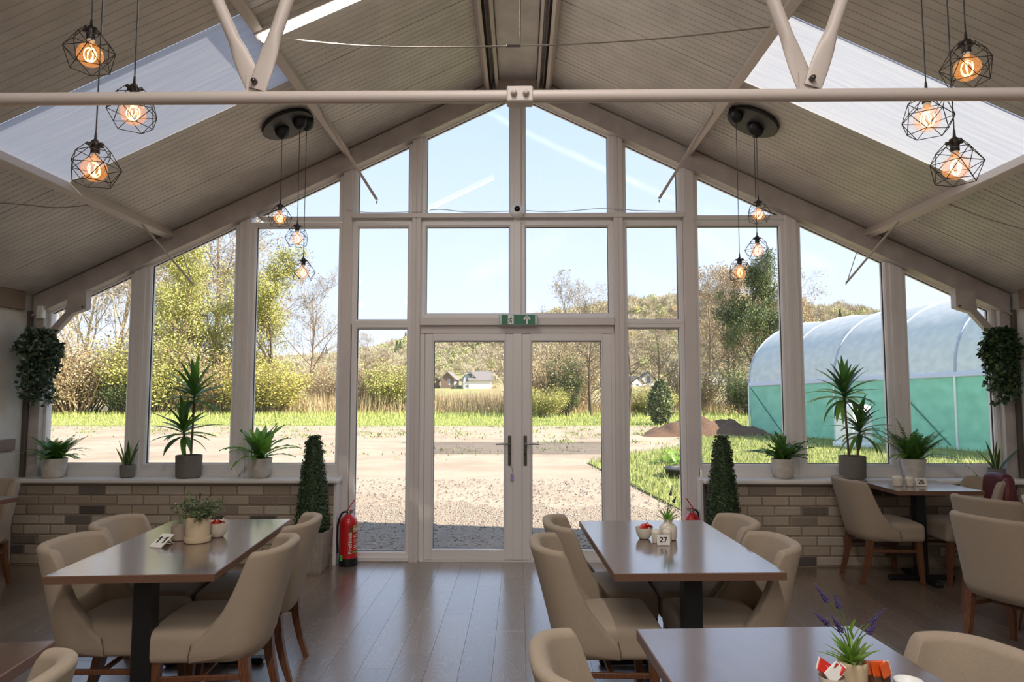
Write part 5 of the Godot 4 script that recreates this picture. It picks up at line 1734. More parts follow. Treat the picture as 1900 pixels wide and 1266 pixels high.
func build_outside() -> void:
	var r := RandomNumberGenerator.new()
	r.seed = 900
	# ---- ground
	var sandt := noise_tex(0.006, [[0.0, c8(186, 164, 138)], [0.35, c8(204, 182, 156)], [0.65, c8(216, 196, 170)], [1.0, c8(196, 172, 142)]], 61, 1024, 6)
	var sand := tex(mat(Color(0.80, 0.80, 0.80), 0.95), sandt, Vector3(0.06, 0.06, 0.06), true, noise_tex(0.03, [], 62, 512, 5), 3.0)
	var gravt := noise_tex(0.09, [[0.0, c8(140, 126, 112)], [0.45, c8(184, 168, 150)], [0.6, c8(200, 184, 166)], [1.0, c8(220, 208, 194)]], 63, 1024, 3)
	var gravel := tex(mat(Color(0.86, 0.84, 0.81), 0.95), gravt, Vector3(0.5, 0.5, 0.5), true, noise_tex(0.12, [], 64, 512, 3), 3.0)
	var turft := noise_tex(0.02, [[0.0, c8(118, 130, 58)], [0.5, c8(152, 160, 76)], [1.0, c8(178, 178, 100)]], 65, 512, 5)
	var turf := tex(mat(Color(0.9, 0.9, 0.9), 0.95), turft, Vector3(0.2, 0.2, 0.2), true)
	var fieldt := noise_tex(0.01, [[0.0, c8(150, 132, 88)], [0.5, c8(176, 158, 112)], [1.0, c8(134, 132, 76)]], 66, 512, 5)
	var field := tex(mat(Color(0.9, 0.9, 0.9), 0.95), fieldt, Vector3(0.02, 0.02, 0.02), true)
	struct("ground", G.new().box(Vector3(0, GY - 0.56, -150), Vector3(900, 1.0, 460)), field, "rough pale field stretching to the hill", "ground")
	poly_ground("sand_yard", "pale sandy yard outside the doors", "ground", [[-70, -0.08], [70, -0.08], [70, -25.8], [-70, -25.8]], GY - 0.02, sand)
	var ap := G.new()
	var edge := FastNoiseLite.new()
	edge.seed = 12; edge.frequency = 0.8; edge.fractal_octaves = 4
	for i in 300:
		var xa := -15.0 + i * 0.1; var xb := xa + 0.1
		ap.face([Vector3(xa, GY - 0.008, -0.09), Vector3(xb, GY - 0.008, -0.09), Vector3(xb, GY - 0.008, -3.2 + edge.get_noise_1d(xb * 1.5) * 0.9), Vector3(xa, GY - 0.008, -3.2 + edge.get_noise_1d(xa * 1.5) * 0.9)], Vector3.UP)
	struct("gravel_apron", ap, gravel, "strip of grey gravel just outside the doors", "ground")
	poly_ground("grass_verge", "bright green grass verge beyond the sandy yard", "ground", [[-70, -25.8], [70, -25.8], [70, -46], [-70, -46]], GY - 0.015, turf)
	poly_ground("lawn", "green lawn beside the polytunnel", "ground", [[2.15, -2.7], [1.95, -5.3], [1.5, -9.0], [2.6, -11.0], [5.0, -14.0], [6.5, -18.5], [9.5, -19.5], [30, -19.5], [30, -2.7]], GY + 0.004, turf)
	# outside face under the glazing so the room's slab is closed
	# ---- stones, tufts and blades
	var stone := G.new().pillow(Vector3.ZERO, Vector3(0.011, 0.006, 0.009), 0.005, 1).mesh()
	var xf := []
	for k in 9000:
		xf.append(Transform3D(Basis(Vector3.UP, r.randf() * TAU).scaled(Vector3.ONE * r.randf_range(0.3, 1.4)), Vector3(r.randf_range(-4.2, 4.2), GY - 0.004, -0.15 - pow(r.randf(), 1.3) * 6.0)))
	tag(scatter("gravel_stones", null, stone, tinted(0.95), xf, [Color(0.30, 0.26, 0.21), Color(0.38, 0.33, 0.27), Color(0.20, 0.17, 0.15), Color(0.46, 0.41, 0.35)]), "loose grey gravel stones outside the doors", "gravel")
	var blade := G.new()
	blade.face([Vector3(-0.5, 0, 0), Vector3(0.5, 0, 0), Vector3(0.1, 1, 0.25)], Vector3.BACK)
	var bm := blade.mesh()
	var lawn_poly := PackedVector2Array([Vector2(2.15, -2.7), Vector2(1.95, -5.3), Vector2(1.5, -9.0), Vector2(2.6, -11.0), Vector2(5.0, -14.0), Vector2(6.5, -18.5), Vector2(9.0, -19.0), Vector2(13.0, -9.5), Vector2(10, -2.7)])
	xf = []
	while xf.size() < 26000:
		var p := Vector2(r.randf_range(1.4, 13), -2.7 - 16.5 * pow(r.randf(), 1.3))
		if not Geometry2D.is_point_in_polygon(p + Vector2(r.randfn(), r.randfn()) * 0.14, lawn_poly): continue
		var h := r.randf_range(0.05, 0.15)
		xf.append(Transform3D(Basis(Vector3.UP, r.randf() * TAU) * Basis(Vector3.RIGHT, r.randf_range(-0.5, 0.5)) * Basis.from_scale(Vector3(0.016, h, h)), Vector3(p.x, GY, p.y)))
	tag(scatter("lawn_blades", null, bm, tinted(0.7, 0.3), xf, [Color(0.28, 0.32, 0.08), Color(0.22, 0.27, 0.07), Color(0.36, 0.38, 0.12), Color(0.42, 0.40, 0.20), Color(0.16, 0.20, 0.06)]), "grass blades of the lawn by the polytunnel", "grass")
	xf = []
	for k in 26000:
		var z := -25.9 - pow(r.randf(), 1.6) * 18.0
		var x := r.randf_range(-36, 22)
		var h := r.randf_range(0.12, 0.42) if z < -34 else r.randf_range(0.06, 0.16)
		xf.append(Transform3D(Basis(Vector3.UP, r.randf() * TAU) * Basis(Vector3.RIGHT, r.randf_range(-0.5, 0.5)) * Basis.from_scale(Vector3(0.035, h, h)), Vector3(x, GY, z)))
	tag(scatter("verge_blades", null, bm, tinted(0.7, 0.3), xf, [Color(0.36, 0.42, 0.10), Color(0.42, 0.48, 0.13), Color(0.28, 0.34, 0.08), Color(0.48, 0.48, 0.18)]), "bright grass blades of the verge beyond the yard", "grass")
	xf = []
	for k in 30000:
		var z := -43.0 - r.randf() * 14.0
		var x := r.randf_range(-30, 26)
		var h := r.randf_range(0.7, 1.9) * (1.0 if x < 2 else 0.6)
		xf.append(Transform3D(Basis(Vector3.UP, r.randf() * TAU) * Basis(Vector3.RIGHT, r.randf_range(-0.35, 0.35)) * Basis.from_scale(Vector3(0.05, h, h)), Vector3(x, GY - 0.05, z)))
	tag(scatter("dry_reeds", null, bm, tinted(0.85, 0.3), xf, [Color(0.52, 0.38, 0.22), Color(0.60, 0.46, 0.28), Color(0.44, 0.31, 0.18), Color(0.50, 0.42, 0.22), Color(0.36, 0.30, 0.14)]), "tall dry straw coloured reeds beyond the verge", "reeds")
	# weeds dotted over the sandy yard
	xf = []
	var broad := small_leaf(0.16, 0.07)
	for c in 210:
		var z := -10.5 - r.randf() * 14.5
		var x := r.randf_range(-20, 9)
		if z > -17 and r.randf() < 0.6: continue
		var n := r.randi_range(20, 70)
		var sp := r.randf_range(0.12, 0.6)
		for k in n:
			xf.append(Transform3D(Basis(Vector3.UP, r.randf() * TAU) * Basis(Vector3.RIGHT, -r.randf_range(0.1, 1.3)).scaled(Vector3.ONE * r.randf_range(0.3, 0.85)), Vector3(x + r.randfn() * sp, GY - 0.02, z + r.randfn() * sp)))
	tag(scatter("weeds", null, broad, tinted(0.7, 0.3), xf, [Color(0.26, 0.32, 0.08), Color(0.36, 0.40, 0.14), Color(0.18, 0.22, 0.07), Color(0.42, 0.38, 0.20)]), "low green weeds scattered over the sandy yard", "weeds")
	var docks := thing("leafy_clump", "bright leafy clump at the corner of the lawn", "plant", Vector3(3.45, GY, -8.6))
	for k in 60:
		var el := r.randf_range(0.3, 1.4)
		put_leaf(docks, leaf(r.randf_range(0.25, 0.5), 0.09, el, el - 0.7, 0.3, 0.0, 4), [M.leaf_bright, M.leaf_olive][k % 2], Vector3(r.randfn() * 0.22, 0, r.randfn() * 0.22), r.randf() * TAU)
	var tray := thing("black_tray", "low black plastic tray lying on the lawn", "tray", Vector3(3.1, GY, -6.4), 0.3)
	obj("rim", G.new().lathe([Vector2(0, 0.02), Vector2(0.36, 0.02), Vector2(0.42, 0.16), Vector2(0.46, 0.165), Vector2(0.44, 0.14), Vector2(0.38, 0.0), Vector2(0, 0.0)], 24), M.black, tray)
	# soil heap
	var sg := []
	var nz := FastNoiseLite.new()
	nz.seed = 4; nz.frequency = 0.9; nz.fractal_octaves = 4
	for i in 25:
		var row := []
		for j in 13:
			var u := i / 24.0 * 2 - 1; var w := j / 12.0 * 2 - 1
			var h := maxf(0.0, 1.0 - u * u) * maxf(0.0, 1.0 - w * w) * 0.55
			var x := 6.75 + u * 2.4; var z := -18.8 + w * 1.0
			row.append(Vector3(x, GY - 0.03 + h * (1.0 + nz.get_noise_2d(x * 2, z * 2) * 0.9) + 0.06 * nz.get_noise_2d(x * 5, z * 5) * (1.0 if h > 0.02 else 0.0), z))
		sg.append(row)
	var soilm := tex(mat(c8(140, 108, 84), 0.95), noise_tex(0.05, [[0.0, Color(0.5, 0.48, 0.46)], [1.0, Color(1, 1, 1)]], 71), Vector3(0.8, 0.8, 0.8), true)
	tag(obj("soil_heap", G.new().grid(sg, false, false, Vector3(6.75, -20, -18.8)), soilm), "long heap of brown soil beside the polytunnel", "soil heap")
	polytunnel()
	# white plastic tank by the tunnel
	var tk := thing("white_tank", "white plastic tank standing in front of the polytunnel", "tank", Vector3(9.4, GY, -13.2), 0.3)
	var tw := func(q: Vector3) -> Vector3: return Vector3(q.x * (1.0 - 0.12 * (q.y + 0.55) / 1.1), q.y, q.z)
	obj("body", G.new().pillow(Vector3(0, 0.66, 0), Vector3(0.40, 0.54, 0.35), 0.12, 4, tw), M.white, tk)
	obj("foot_ring", G.new().pillow(Vector3(0, 0.08, 0), Vector3(0.43, 0.08, 0.38), 0.05, 3), M.white, tk)
	obj("lid", G.new().lathe([Vector2(0, 0.05), Vector2(0.14, 0.05), Vector2(0.16, 0.0)], 20, Vector3(0, 1.19, 0)), M.white, tk)
	# ---- trees: prototypes
	var bark_tan := mat(c8(176, 150, 118), 0.9)
	var bark_grey := mat(c8(142, 126, 108), 0.9)
	var bark_dark := mat(c8(92, 78, 66), 0.9)
	var bark_pale := mat(c8(206, 192, 168), 0.9)
	var leafy := small_leaf(0.20, 0.13)
	var lm := tinted(0.6, 0.45)
	var yg := [Color(0.46, 0.45, 0.11), Color(0.54, 0.52, 0.15), Color(0.36, 0.38, 0.09), Color(0.58, 0.52, 0.20), Color(0.26, 0.28, 0.07)]
	var yl := [Color(0.55, 0.46, 0.10), Color(0.60, 0.52, 0.14), Color(0.46, 0.42, 0.10), Color(0.40, 0.40, 0.10)]
	var tan_ := [Color(0.46, 0.36, 0.22), Color(0.52, 0.42, 0.26), Color(0.38, 0.30, 0.17), Color(0.42, 0.38, 0.20)]
	var dk := [Color(0.10, 0.14, 0.05), Color(0.14, 0.18, 0.06), Color(0.07, 0.10, 0.04), Color(0.20, 0.24, 0.09)]
	var rust := [Color(0.48, 0.35, 0.19), Color(0.54, 0.41, 0.24), Color(0.42, 0.30, 0.16)]
	var ta := bare(1, 10.0, 0.14, 0.62, [16, 9, 6, 4], 0.5, 0.25)
	var tb := bare(2, 10.0, 0.17, 0.72, [14, 9, 6, 4], 0.3, 0.2)
	var tc := bare(3, 10.0, 0.20, 0.95, [12, 9, 7, 3], 0.05, 0.16)
	var birch := tree_thing("bare_birch", "tree", ta[0], bark_pale, leaves_at(r, ta[1], 1, 0.15, 0.5, 0.9, 0.35), leafy, lm, tan_)
	var ash := tree_thing("bare_tree", "tree", tb[0], bark_grey, leaves_at(r, tb[1], 1, 0.2, 0.4, 0.8, 0.3), leafy, lm, tan_)
	var spring := tree_thing("spring_tree", "tree", tb[0], bark_grey, leaves_at(r, tb[1], 6, 0.45, 0.4, 0.95, 0.8), leafy, lm, yg)
	var sparse := tree_thing("young_leaf_tree", "tree", ta[0], bark_dark, leaves_at(r, ta[1], 5, 0.38, 0.4, 0.85, 0.6), leafy, lm, yg)
	var apple := tree_thing("gnarled_tree", "tree", tc[0], bark_dark, leaves_at(r, tc[1], 1, 0.15, 0.3, 0.6, 0.15), leafy, lm, tan_)
	var ivytree := tree_thing("ivy_clad_tree", "tree", tb[0], bark_dark, leaves_at(r, tb[1], 8, 0.5, 0.5, 1.1, 0.62), leafy, lm, dk)
	var rusty := tree_thing("russet_tree", "tree", tb[0], bark_grey, leaves_at(r, tb[1], 5, 0.4, 0.4, 0.9, 0.85), leafy, lm, rust)
	# shrubs: many stems from the ground
	var sb := shrub_mesh(5)
	var scrub := tree_thing("tan_scrub", "shrub", sb[0], bark_tan, leaves_at(r, sb[1], 5, 0.38, 0.25, 0.6, 0.9), leafy, lm, tan_)
	var gbush := tree_thing("green_bush", "shrub", sb[0], bark_grey, leaves_at(r, sb[1], 9, 0.42, 0.35, 0.85, 0.95), leafy, lm, yg)
	var ybush := tree_thing("yellow_bush", "shrub", sb[0], bark_grey, leaves_at(r, sb[1], 9, 0.42, 0.35, 0.8, 0.95), leafy, lm, yl)
	var dbush := tree_thing("dark_bush", "shrub", sb[0], bark_dark, leaves_at(r, sb[1], 10, 0.42, 0.35, 0.85, 1.0), leafy, lm, dk)
	var plan := [
		[birch, -35.4, 55, 13.5, 1.0, "tall bare birch at the far left of the view, nearest the wall"], [birch, -34.8, 58, 15.5, 1.0, "tallest bare birch behind the leftmost window"], [birch, -38.5, 60, 13.5, 1.1, "bare birch half hidden by the left ivy"], [birch, -31.6, 60, 14.0, 1.0, "bare birch showing beside the first mullion"],
		[scrub, -34.0, 50, 6.0, 1.3, "tan leafless scrub at the far left window edge"], [scrub, -31.6, 49, 6.4, 1.3, "tan leafless scrub filling the leftmost window"], [scrub, -29.3, 52, 6.0, 1.3, "tan leafless scrub behind the first mullion"], [scrub, -36.5, 48, 4.6, 1.5, "low tan scrub under the leftmost birches"],
		[gbush, -28.2, 50, 4.6, 0.8, "yellow green bush at the right of the leftmost window"], [spring, -25.6, 52, 10.8, 0.85, "large yellow green tree filling the second window"], [spring, -27.4, 55, 8.4, 0.9, "yellow green tree behind the first mullion"], [gbush, -26.4, 49, 5.2, 1.1, "yellow green bush at the foot of the large spring tree"], [dbush, -27.6, 48, 2.6, 1.2, "dark low bush at the foot of the large spring tree"],
		[ash, -28.0, 62, 17.0, 1.0, "tall bare tree rising behind the second window"], [ash, -26.6, 66, 17.5, 1.0, "tall bare tree next to the second mullion"], [birch, -24.0, 60, 12.0, 1.0, "bare birch at the right of the second window"], [scrub, -22.8, 51, 5.0, 1.3, "tan scrub at the right of the second window"], [gbush, -23.6, 55, 6.5, 1.0, "green bush behind the second mullion"],
		[sparse, -18.6, 52, 9.8, 1.0, "airy fresh green tree in the third window"], [ybush, -18.4, 49, 3.9, 1.5, "golden bush below the airy green tree"], [scrub, -14.6, 56, 3.6, 1.6, "low tan scrub right of the golden bush"], [scrub, -16.4, 60, 4.2, 1.6, "pale scrub behind the golden bush"], [ash, -19.6, 64, 11.0, 1.0, "bare tree behind the airy green tree"],
		[ash, -12.4, 54, 5.4, 1.3, "small bare tree in the left sidelight"], [scrub, -11.6, 56, 4.4, 1.4, "tan scrub in the left sidelight"], [gbush, -9.4, 52, 3.7, 1.2, "rounded green bush at the right of the left sidelight"],
		[ash, -0.9, 48, 5.4, 1.1, "bare twiggy tree seen at the meeting of the doors"], [scrub, 1.6, 46, 5.2, 1.1, "twiggy scrub at the left of the right door"], [dbush, 2.9, 45, 4.0, 0.6, "ivy green shrub in the right door"], [ash, 3.6, 50, 8.4, 1.0, "bare tree rising above the right door"], [ash, 5.0, 49, 7.8, 1.0, "bare tree near the hinge side of the right door"], [apple, 4.6, 44, 5.6, 1.0, "gnarled tree at the right edge of the right door"], [gbush, 1.6, 43, 1.9, 1.4, "low green bush at the foot of the scrub in the right door"],
		[scrub, 3.9, 52, 5.5, 1.2, "twiggy scrub in the middle of the right door"], [apple, 5.7, 36, 4.4, 1.0, "gnarled dark branched tree in the right sidelight"], [ash, 10.6, 52, 6.6, 1.2, "bare tree at the right of the right sidelight"], [gbush, 8.6, 46, 1.9, 2.0, "low green scrub in the right sidelight"],
		[ash, 16.0, 58, 9.6, 1.0, "bare tree left of the ivy clad tree"], [ash, 18.2, 60, 10.6, 1.0, "bare tree just behind the ivy clad tree"], [rusty, 19.6, 63, 11.2, 0.85, "russet leaved tree behind the ivy clad tree"], [ivytree, 17.3, 50, 9.3, 0.72, "tall dark ivy clad tree left of the polytunnel"], [ivytree, 20.0, 52, 6.4, 0.9, "lower dark ivy clad tree half hidden by the polytunnel"], [dbush, 15.4, 46, 3.2, 1.1, "dark bush at the foot of the ivy clad tree"], [rusty, 23.0, 58, 8.0, 1.0, "russet tree above the end of the polytunnel"], [ash, 25.5, 66, 11.5, 1.0, "bare tree above the end of the polytunnel"], [scrub, 13.2, 52, 4.6, 1.3, "tan scrub left of the dark bush"],
	]
	var seen := {}
	for q in plan:
		var o: Node3D = q[0]
		var at := Vector3(q[1], GY - 0.05, 6.24 - q[2])
		var s: float = q[3] / (10.0 if o not in [scrub, gbush, ybush, dbush] else 4.0)
		var sc := Vector3(s * q[4], s, s * q[4])
		if not seen.has(o):
			seen[o] = true
			o.set_meta("label", q[5]); o.position = at; o.rotation.y = q[1] * 3.7; o.scale = sc
		else:
			copy(o, q[5], at, q[1] * 3.7, sc)
	# columnar evergreen in the right sidelight
	var cb := thing("columnar_evergreen", "dark columnar evergreen bush in the right sidelight", "shrub", Vector3(6.75, GY, -26.8))
	xf = []
	for k in 2600:
		var f := r.randf()
		var rad := 0.58 * pow(sin(PI * clampf(f * 0.86 + 0.12, 0, 1)), 0.8) * sqrt(r.randf_range(0.5, 1.0))
		var a := r.randf() * TAU
		xf.append(Transform3D(randbasis(r, r.randf_range(0.5, 1.0)), Vector3(cos(a) * rad, f * 2.1, sin(a) * rad)))
	obj("trunk", G.new().tube([Vector3.ZERO, Vector3(0, 1.7, 0)], [0.06, 0.02], 6), bark_dark, cb)
	scatter("foliage", cb, leafy, lm, xf, [Color(0.14, 0.18, 0.07), Color(0.10, 0.13, 0.06), Color(0.20, 0.24, 0.11)])
	build_hill(r, field)
	build_houses()

func shrub_mesh(seed_: int) -> Array:
	var r := RandomNumberGenerator.new()
	r.seed = seed_
	var g := G.new()
	var tips := []
	for k in 64:
		var a := r.randf() * TAU
		var b0 := Vector3(cos(a), 0, sin(a)) * r.randf() * 0.8
		var d := Vector3(cos(a) * r.randf_range(0.1, 0.75), 1.0, sin(a) * r.randf_range(0.1, 0.75)).normalized()
		var L := r.randf_range(2.2, 4.0)
		var pts := [b0, b0 + d * L * 0.5 + Vector3(r.randfn(), 0, r.randfn()) * 0.12, b0 + d * L + Vector3(r.randfn(), 0, r.randfn()) * 0.2]
		g.tube(pts, [0.028, 0.018, 0.006], 3, false)
		for j in 13:
			var f := r.randf_range(0.25, 1.0)
			var q: Vector3 = b0.lerp(pts[2], f)
			var e := q + Vector3(r.randfn() * 0.35, r.randf_range(0.1, 0.6), r.randfn() * 0.35)
			g.tube([q, e], [0.012, 0.004], 3, false)
			tips.append(e); tips.append((q + e) * 0.5)
	return [g.mesh(), tips]

func polytunnel() -> void:
	var t := thing("polytunnel", "large white polytunnel with green mesh side walls", "polytunnel", Vector3.ZERO)
	var A := Vector3(8.8, GY - 0.22, -20.0)     # far corner of the near side wall
	var B := Vector3(13.2, GY + 0.06, -8.4)     # near corner
	var ax := (B - A)
	var L := Vector2(ax.x, ax.z).length()
	var out := Vector3(ax.z, 0, -ax.x).normalized()
	if out.x < 0: out = -out
	var W := 7.2
	var eave := 2.02
	var rise := 2.5
	var at := func(f: float, u: float, y: float) -> Vector3: return A + ax * f + out * u + Vector3(0, y, 0)
	var film := mat(c8(240, 240, 244), 0.35)
	film.backlight_enabled = true
	film.backlight = Color(0.96, 0.96, 0.97)
	tex(film, noise_tex(0.02, [[0.0, Color(0.86, 0.87, 0.89)], [1.0, Color(1, 1, 1)]], 91), Vector3(0.3, 0.3, 0.3), true)
	var mesh_m := mat(c8(168, 226, 206), 0.8)
	mesh_m.backlight_enabled = true
	mesh_m.backlight = Color(0.9, 0.9, 0.9)
	tex(mesh_m, noise_tex(0.015, [[0.0, Color(0.80, 0.86, 0.84)], [1.0, Color(1, 1, 1)]], 92), Vector3(0.25, 0.25, 0.25), true)
	var hoops := 6
	var arch := func(f: float, k: float, d: float) -> Vector3:
		var a := PI * k
		return at.call(f, W * 0.5 - cos(a) * (W * 0.5 + d), eave + pow(sin(a), 0.85) * (rise + d))
	# film, sagging a little between the hoops
	var P := []
	for i in hoops * 6 + 1:
		var f := float(i) / (hoops * 6)
		var sag := -0.03 * absf(sin(PI * f * hoops))
		var row := []
		for k in 25: row.append(arch.call(f, k / 24.0, sag + 0.03))
		P.append(row)
	obj("roof_film", G.new().grid(P, false, false, at.call(0.5, W * 0.5, 1.0)), film, t)
	for i in hoops + 1:
		var pts := []
		for k in 19: pts.append(arch.call(float(i) / hoops, k / 18.0, 0.045))
		obj("hoop", G.new().tube(pts, [0.035], 6), mat(c8(176, 182, 196), 0.5), t)
		for u in [-0.07, W + 0.07]:
			obj("post", G.new().tube([at.call(float(i) / hoops, u, 0.0), at.call(float(i) / hoops, u, eave)], [0.03], 6), mat(c8(84, 120, 112), 0.6) if i % 2 else M.white, t)
	for u in [0.0, W]:
		var Q := []
		for i in 61:
			var f := i / 60.0
			var row := []
			for k in 5: row.append(at.call(f, u + 0.02 * sin(f * 90.0 + k) - 0.03, eave * k / 4.0))
			Q.append(row)
		obj("mesh_wall", G.new().grid(Q, false, false, at.call(0.5, W * 0.5, 1.0)), mesh_m, t)
		obj("gutter_rail", G.new().bar(at.call(0.0, u - 0.05, eave + 0.03), at.call(1.0, u - 0.05, eave + 0.03), 0.07, 0.14, Vector3.UP, 0.02), mat(c8(206, 212, 230), 0.5), t)
	for f in [0.0, 1.0]:
		var g := G.new()
		var poly := []
		for k in 21:
			var p: Vector3 = arch.call(f, k / 20.0, 0.0)
			poly.append(p)
		poly.append(at.call(f, W, 0.0)); poly.append(at.call(f, 0.0, 0.0))
		g.face(poly, ax * (f - 0.5))
		obj("end_wall", g, mesh_m, t)
	for i in hoops:
		if i % 3 == 1: continue
		obj("diagonal_brace", G.new().tube([at.call((i + 0.05) / hoops, -0.06, eave * 0.95), at.call((i + 0.9) / hoops, -0.06, 0.15)], [0.02], 5), M.white if i > 4 else mat(c8(70, 120, 110), 0.6), t)

func hill_h(x: float, z: float) -> float:  # height of the hillside; the crest stands 620 m away, given as [x along the crest, height]
	var Z := 6.24 - z
	var along := x / Z * 620.0
	var crest_line := [[-472, 13.7], [-240, 21.5], [-179, 25.4], [-139, 31.3], [-105, 39.1], [-56, 51.9], [-2, 59.7], [46, 65.6], [98, 74.4], [144, 77.3], [213, 76.3], [262, 66.6], [291, 69.5], [330, 63.6], [458, 52.8], [800, 38.2]]
	var crest := 13.7
	for i in crest_line.size() - 1:
		if along >= crest_line[i][0] and along <= crest_line[i + 1][0]:
			var f: float = (along - crest_line[i][0]) / (crest_line[i + 1][0] - crest_line[i][0])
			crest = lerpf(crest_line[i][1], crest_line[i + 1][1], f * f * (3 - 2 * f))
	return crest * smoothstep(240.0, 620.0, Z)

func build_hill(r: RandomNumberGenerator, field: Material) -> void:
	# one ridge of open hillside; its height is taken where it stands
	var P := []
	for i in 61:
		var row := []
		for j in 25:
			var z := -225.0 - j / 24.0 * 480.0
			var x := lerpf(-520, 560, i / 60.0)
			row.append(Vector3(x, GY - 0.6 + hill_h(x, z), z))
		P.append(row)
	var ht := noise_tex(0.012, [[0.0, c8(138, 122, 88)], [0.4, c8(168, 152, 110)], [0.7, c8(156, 158, 98)], [1.0, c8(184, 172, 124)]], 95, 512, 5)
	struct("hillside", G.new().grid(P, false, false, Vector3(0, -400, -400)), tex(mat(Color(0.95, 0.95, 0.95), 0.95), ht, Vector3(0.006, 0.006, 0.006), true), "rounded wooded hillside beyond the field", "hill")
	# woodland: three kinds of crown
	var protos := []
	for k in 4:
		var g := G.new()
		var rr := RandomNumberGenerator.new()
		rr.seed = 300 + k
		g.tube([Vector3.ZERO, Vector3(0, 5, 0)], [0.25, 0.12], 4, false)
		for j in 420:
			if k == 3 or k == 2:
				var p: Vector3
				if k == 3:
					var f := rr.randf()
					var a := rr.randf() * TAU
					p = Vector3(cos(a), 0, sin(a)) * 2.3 * (1.0 - f) * sqrt(rr.randf()) + Vector3(0, 1.5 + f * 9.5, 0)
				else:
					var d := Vector3(rr.randfn(), rr.randfn(), rr.randfn()).normalized() * pow(rr.randf(), 0.4)
					p = Vector3(d.x * 3.2, 5.6 + d.y * 3.9, d.z * 3.2)
				var b := randbasis(rr, rr.randf_range(0.3, 0.65))
				g.face([p + b * Vector3(-0.6, 0, -0.4), p + b * Vector3(0.6, 0, -0.5), p + b * Vector3(0.5, 0, 0.6), p + b * Vector3(-0.5, 0, 0.4)], b * Vector3.UP)
			else:  # twigs fanning out of the crown
				var d := Vector3(rr.randfn(), rr.randfn() * 0.9 + 0.5, rr.randfn()).normalized()
				var o := Vector3(d.x * 2.9, 5.0 + d.y * 3.6, d.z * 2.9) * pow(rr.randf_range(0.15, 1.0), 0.4)
				var e := o + (d + Vector3(rr.randfn(), rr.randfn() + 0.5, rr.randfn()) * 0.4) * rr.randf_range(0.8, 1.8)
				var sd := (e - o).cross(Vector3(rr.randfn(), rr.randfn(), rr.randfn())).normalized() * (0.16 if k == 0 else 0.11)
				g.face([o - sd, o + sd, e], Vector3(sd.y, 1, sd.x))
		protos.append(g.mesh())
	var mats := [mat(c8(188, 178, 148), 0.95), mat(c8(176, 164, 142), 0.95), mat(c8(178, 180, 126), 0.95), mat(c8(100, 116, 82), 0.95)]  # crown colours paled to stand in for distance haze
	var names := ["hill_tree", "hill_bare_tree", "hill_spring_tree", "hill_conifer"]
	var labs := ["tan leafless tree in the woodland on the far hillside", "grey brown leafless tree in the woodland on the far hillside", "pale green tree in the woodland on the far hillside", "dark conifer standing on the far hillside"]
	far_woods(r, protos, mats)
	var n := 0
	var spots: Array[Vector2] = []
	var set_trees := [[-0.0766, 430], [-0.0687, 440], [-0.0624, 424], [-0.0560, 436], [-0.0489, 428], [-0.0434, 446], [-0.0655, 470], [-0.0529, 476], [-0.1807, 470], [-0.1760, 480], [-0.2849, 610], [-0.1681, 600]]
	while n < 290:
		var Z := r.randf_range(300, 640)
		var bearing := r.randf_range(-0.4144, 0.5643)
		if n < set_trees.size():
			bearing = set_trees[n][0]; Z = set_trees[n][1]
		if n >= set_trees.size() and bearing < -0.1302 and r.randf() < 0.35: continue
		var x := bearing * Z
		var z := 6.24 - Z
		var crowded := false
		for o2 in spots:
			if o2.distance_squared_to(Vector2(x, z)) < 130.0: crowded = true
		if crowded and n >= set_trees.size(): continue
		spots.append(Vector2(x, z))
		var k := 0
		var q := r.randf()
		if q < 0.42: k = 0
		elif q < 0.72: k = 1
		elif q < 0.93: k = 2
		else: k = 3
		if n < set_trees.size(): k = 3
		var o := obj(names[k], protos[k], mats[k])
		o.position = Vector3(x, GY - 0.9 + hill_h(x, z), z)
		o.rotation.y = r.randf() * TAU
		o.scale = Vector3.ONE * r.randf_range(0.8, 1.35) * (Z / 480.0)
		tag(o, labs[k], "tree", "trees on the far hillside: " + names[k].replace("_", " "))
		n += 1

func far_woods(r: RandomNumberGenerator, protos: Array, mats: Array) -> void:  # the trees past the three hundred that are built singly
	for k in 3:
		var xf := []
		for i in [1500, 1300, 500][k]:
			var Z := r.randf_range(330, 660)
			var x := r.randf_range(-0.4144, 0.5959) * Z
			var z := 6.24 - Z
			xf.append(Transform3D(Basis(Vector3.UP, r.randf() * TAU).scaled(Vector3.ONE * r.randf_range(0.6, 1.2) * Z / 480.0), Vector3(x, GY - 1.2 + hill_h(x, z), z)))
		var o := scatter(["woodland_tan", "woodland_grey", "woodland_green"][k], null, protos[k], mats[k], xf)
		tag(o, ["tan leafless woodland covering the far hillside", "grey brown woodland covering the far hillside", "pale green woodland covering the far hillside"][k], "woodland")

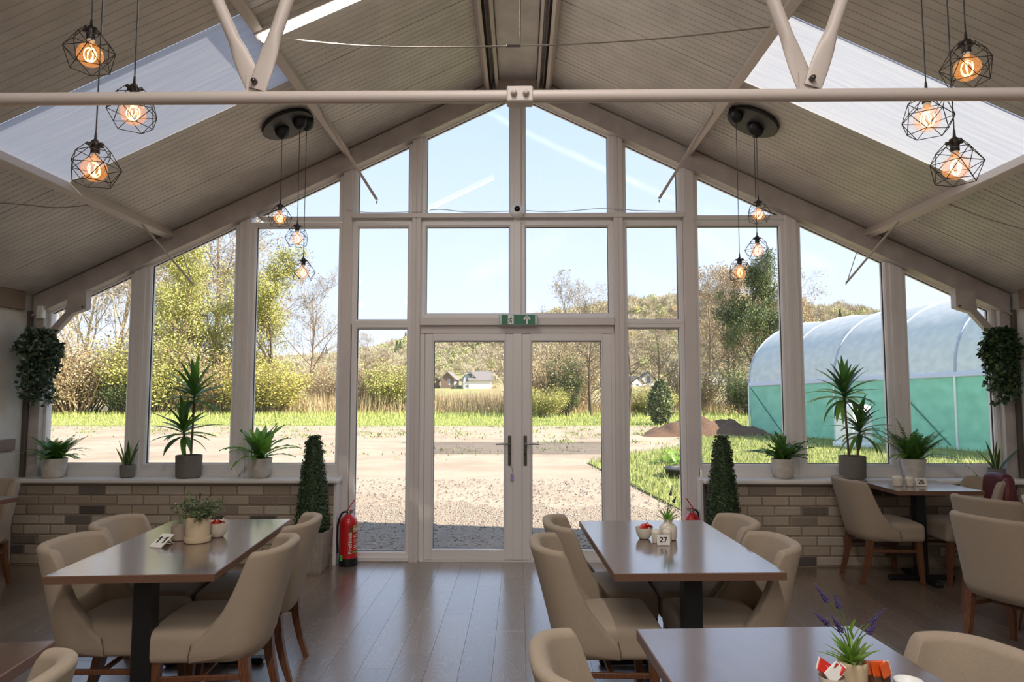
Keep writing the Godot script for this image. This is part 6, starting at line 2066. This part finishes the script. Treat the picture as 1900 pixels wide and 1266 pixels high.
func house(label: String, at: Vector3, turn: float, w: float, l: float, eave: float, ridge: float, wall: Material, gable: Material, windows: Array) -> void:
	var t := thing("house", label, "house", at, turn)
	obj("walls", G.new().prism([Vector2(-w / 2, -2), Vector2(w / 2, -2), Vector2(w / 2, eave), Vector2(0, ridge), Vector2(-w / 2, eave)], -l, 0.0), wall, t)
	if gable != wall:
		obj("gable_cladding", G.new().prism([Vector2(-w * 0.46, 0.4), Vector2(w * 0.46, 0.4), Vector2(w * 0.46, eave), Vector2(0, ridge - 0.25), Vector2(-w * 0.46, eave)], 0.0, 0.08), gable, t)
	var slate := mat(c8(128, 122, 120), 0.8)
	for s in [-1.0, 1.0]:
		var a := Vector2(0, ridge + 0.25); var b := Vector2(s * (w / 2 + 0.8), eave - 0.35)
		obj("roof_slope", G.new().prism([a, b, b - Vector2(0, 0.3), a - Vector2(0, 0.3)], -l - 0.4, 0.9), slate, t)
	for q in windows:  # [x, y, w, h]
		var wn := obj("window", G.new().box(Vector3(q[0], q[1], 0.12), Vector3(q[2] + 0.3, q[3] + 0.3, 0.1)), M.white, t)
		obj("pane", G.new().box(Vector3(q[0], q[1], 0.18), Vector3(q[2], q[3], 0.05)), mat(c8(84, 104, 108), 0.15), wn)

func build_houses() -> void:
	var white := mat(c8(232, 228, 222), 0.8)
	var timber := mat(c8(128, 108, 94), 0.9)
	var z := -293.8
	var yb := 2.93
	house("white house with a tall gable window and grey roof, left door view", Vector3(-22.0, yb, z), 0.15, 5.6, 12, 4.4, 7.6, white, white, [[-0.4, 5.0, 2.6, 3.4], [0.0, 1.2, 4.0, 1.0]])
	house("timber clad gabled house left of the white house", Vector3(-32.2, yb, z - 4), -0.1, 6.4, 10, 4.6, 7.6, white, timber, [[0.6, 3.2, 0.7, 2.4]])
	house("long white house wing with a grey slate roof", Vector3(-12.5, yb, z - 3), PI / 2, 7.0, 10, 4.3, 7.6, white, white, [])
	house("dark house at the left edge of the left door", Vector3(-39.1, yb, z - 6), 0.4, 6.0, 10, 4.0, 6.4, timber, timber, [])
	house("white gabled house in the right sidelight", Vector3(56.1, yb - 0.5, z), 0.0, 5.2, 10, 5.2, 8.0, white, white, [[0.0, 4.6, 1.6, 3.2], [0.0, 1.2, 1.6, 1.4]])
	house("pale house at the right of the right sidelight", Vector3(68.4, yb - 0.5, z + 4), -0.2, 6.4, 12, 6.0, 9.0, white, white, [[0.8, 5.0, 1.4, 2.0]])
	house("low white house seen behind the bare trees", Vector3(50.9, yb - 0.5, z + 2), 0.5, 6.0, 9, 3.4, 6.0, white, white, [[0.0, 2.0, 1.4, 1.4]])
	house("white house left of the ivy clad tree", Vector3(87.6, yb, z), 0.3, 7.5, 12, 4.6, 7.4, white, white, [[0.0, 3.0, 1.6, 1.8]])
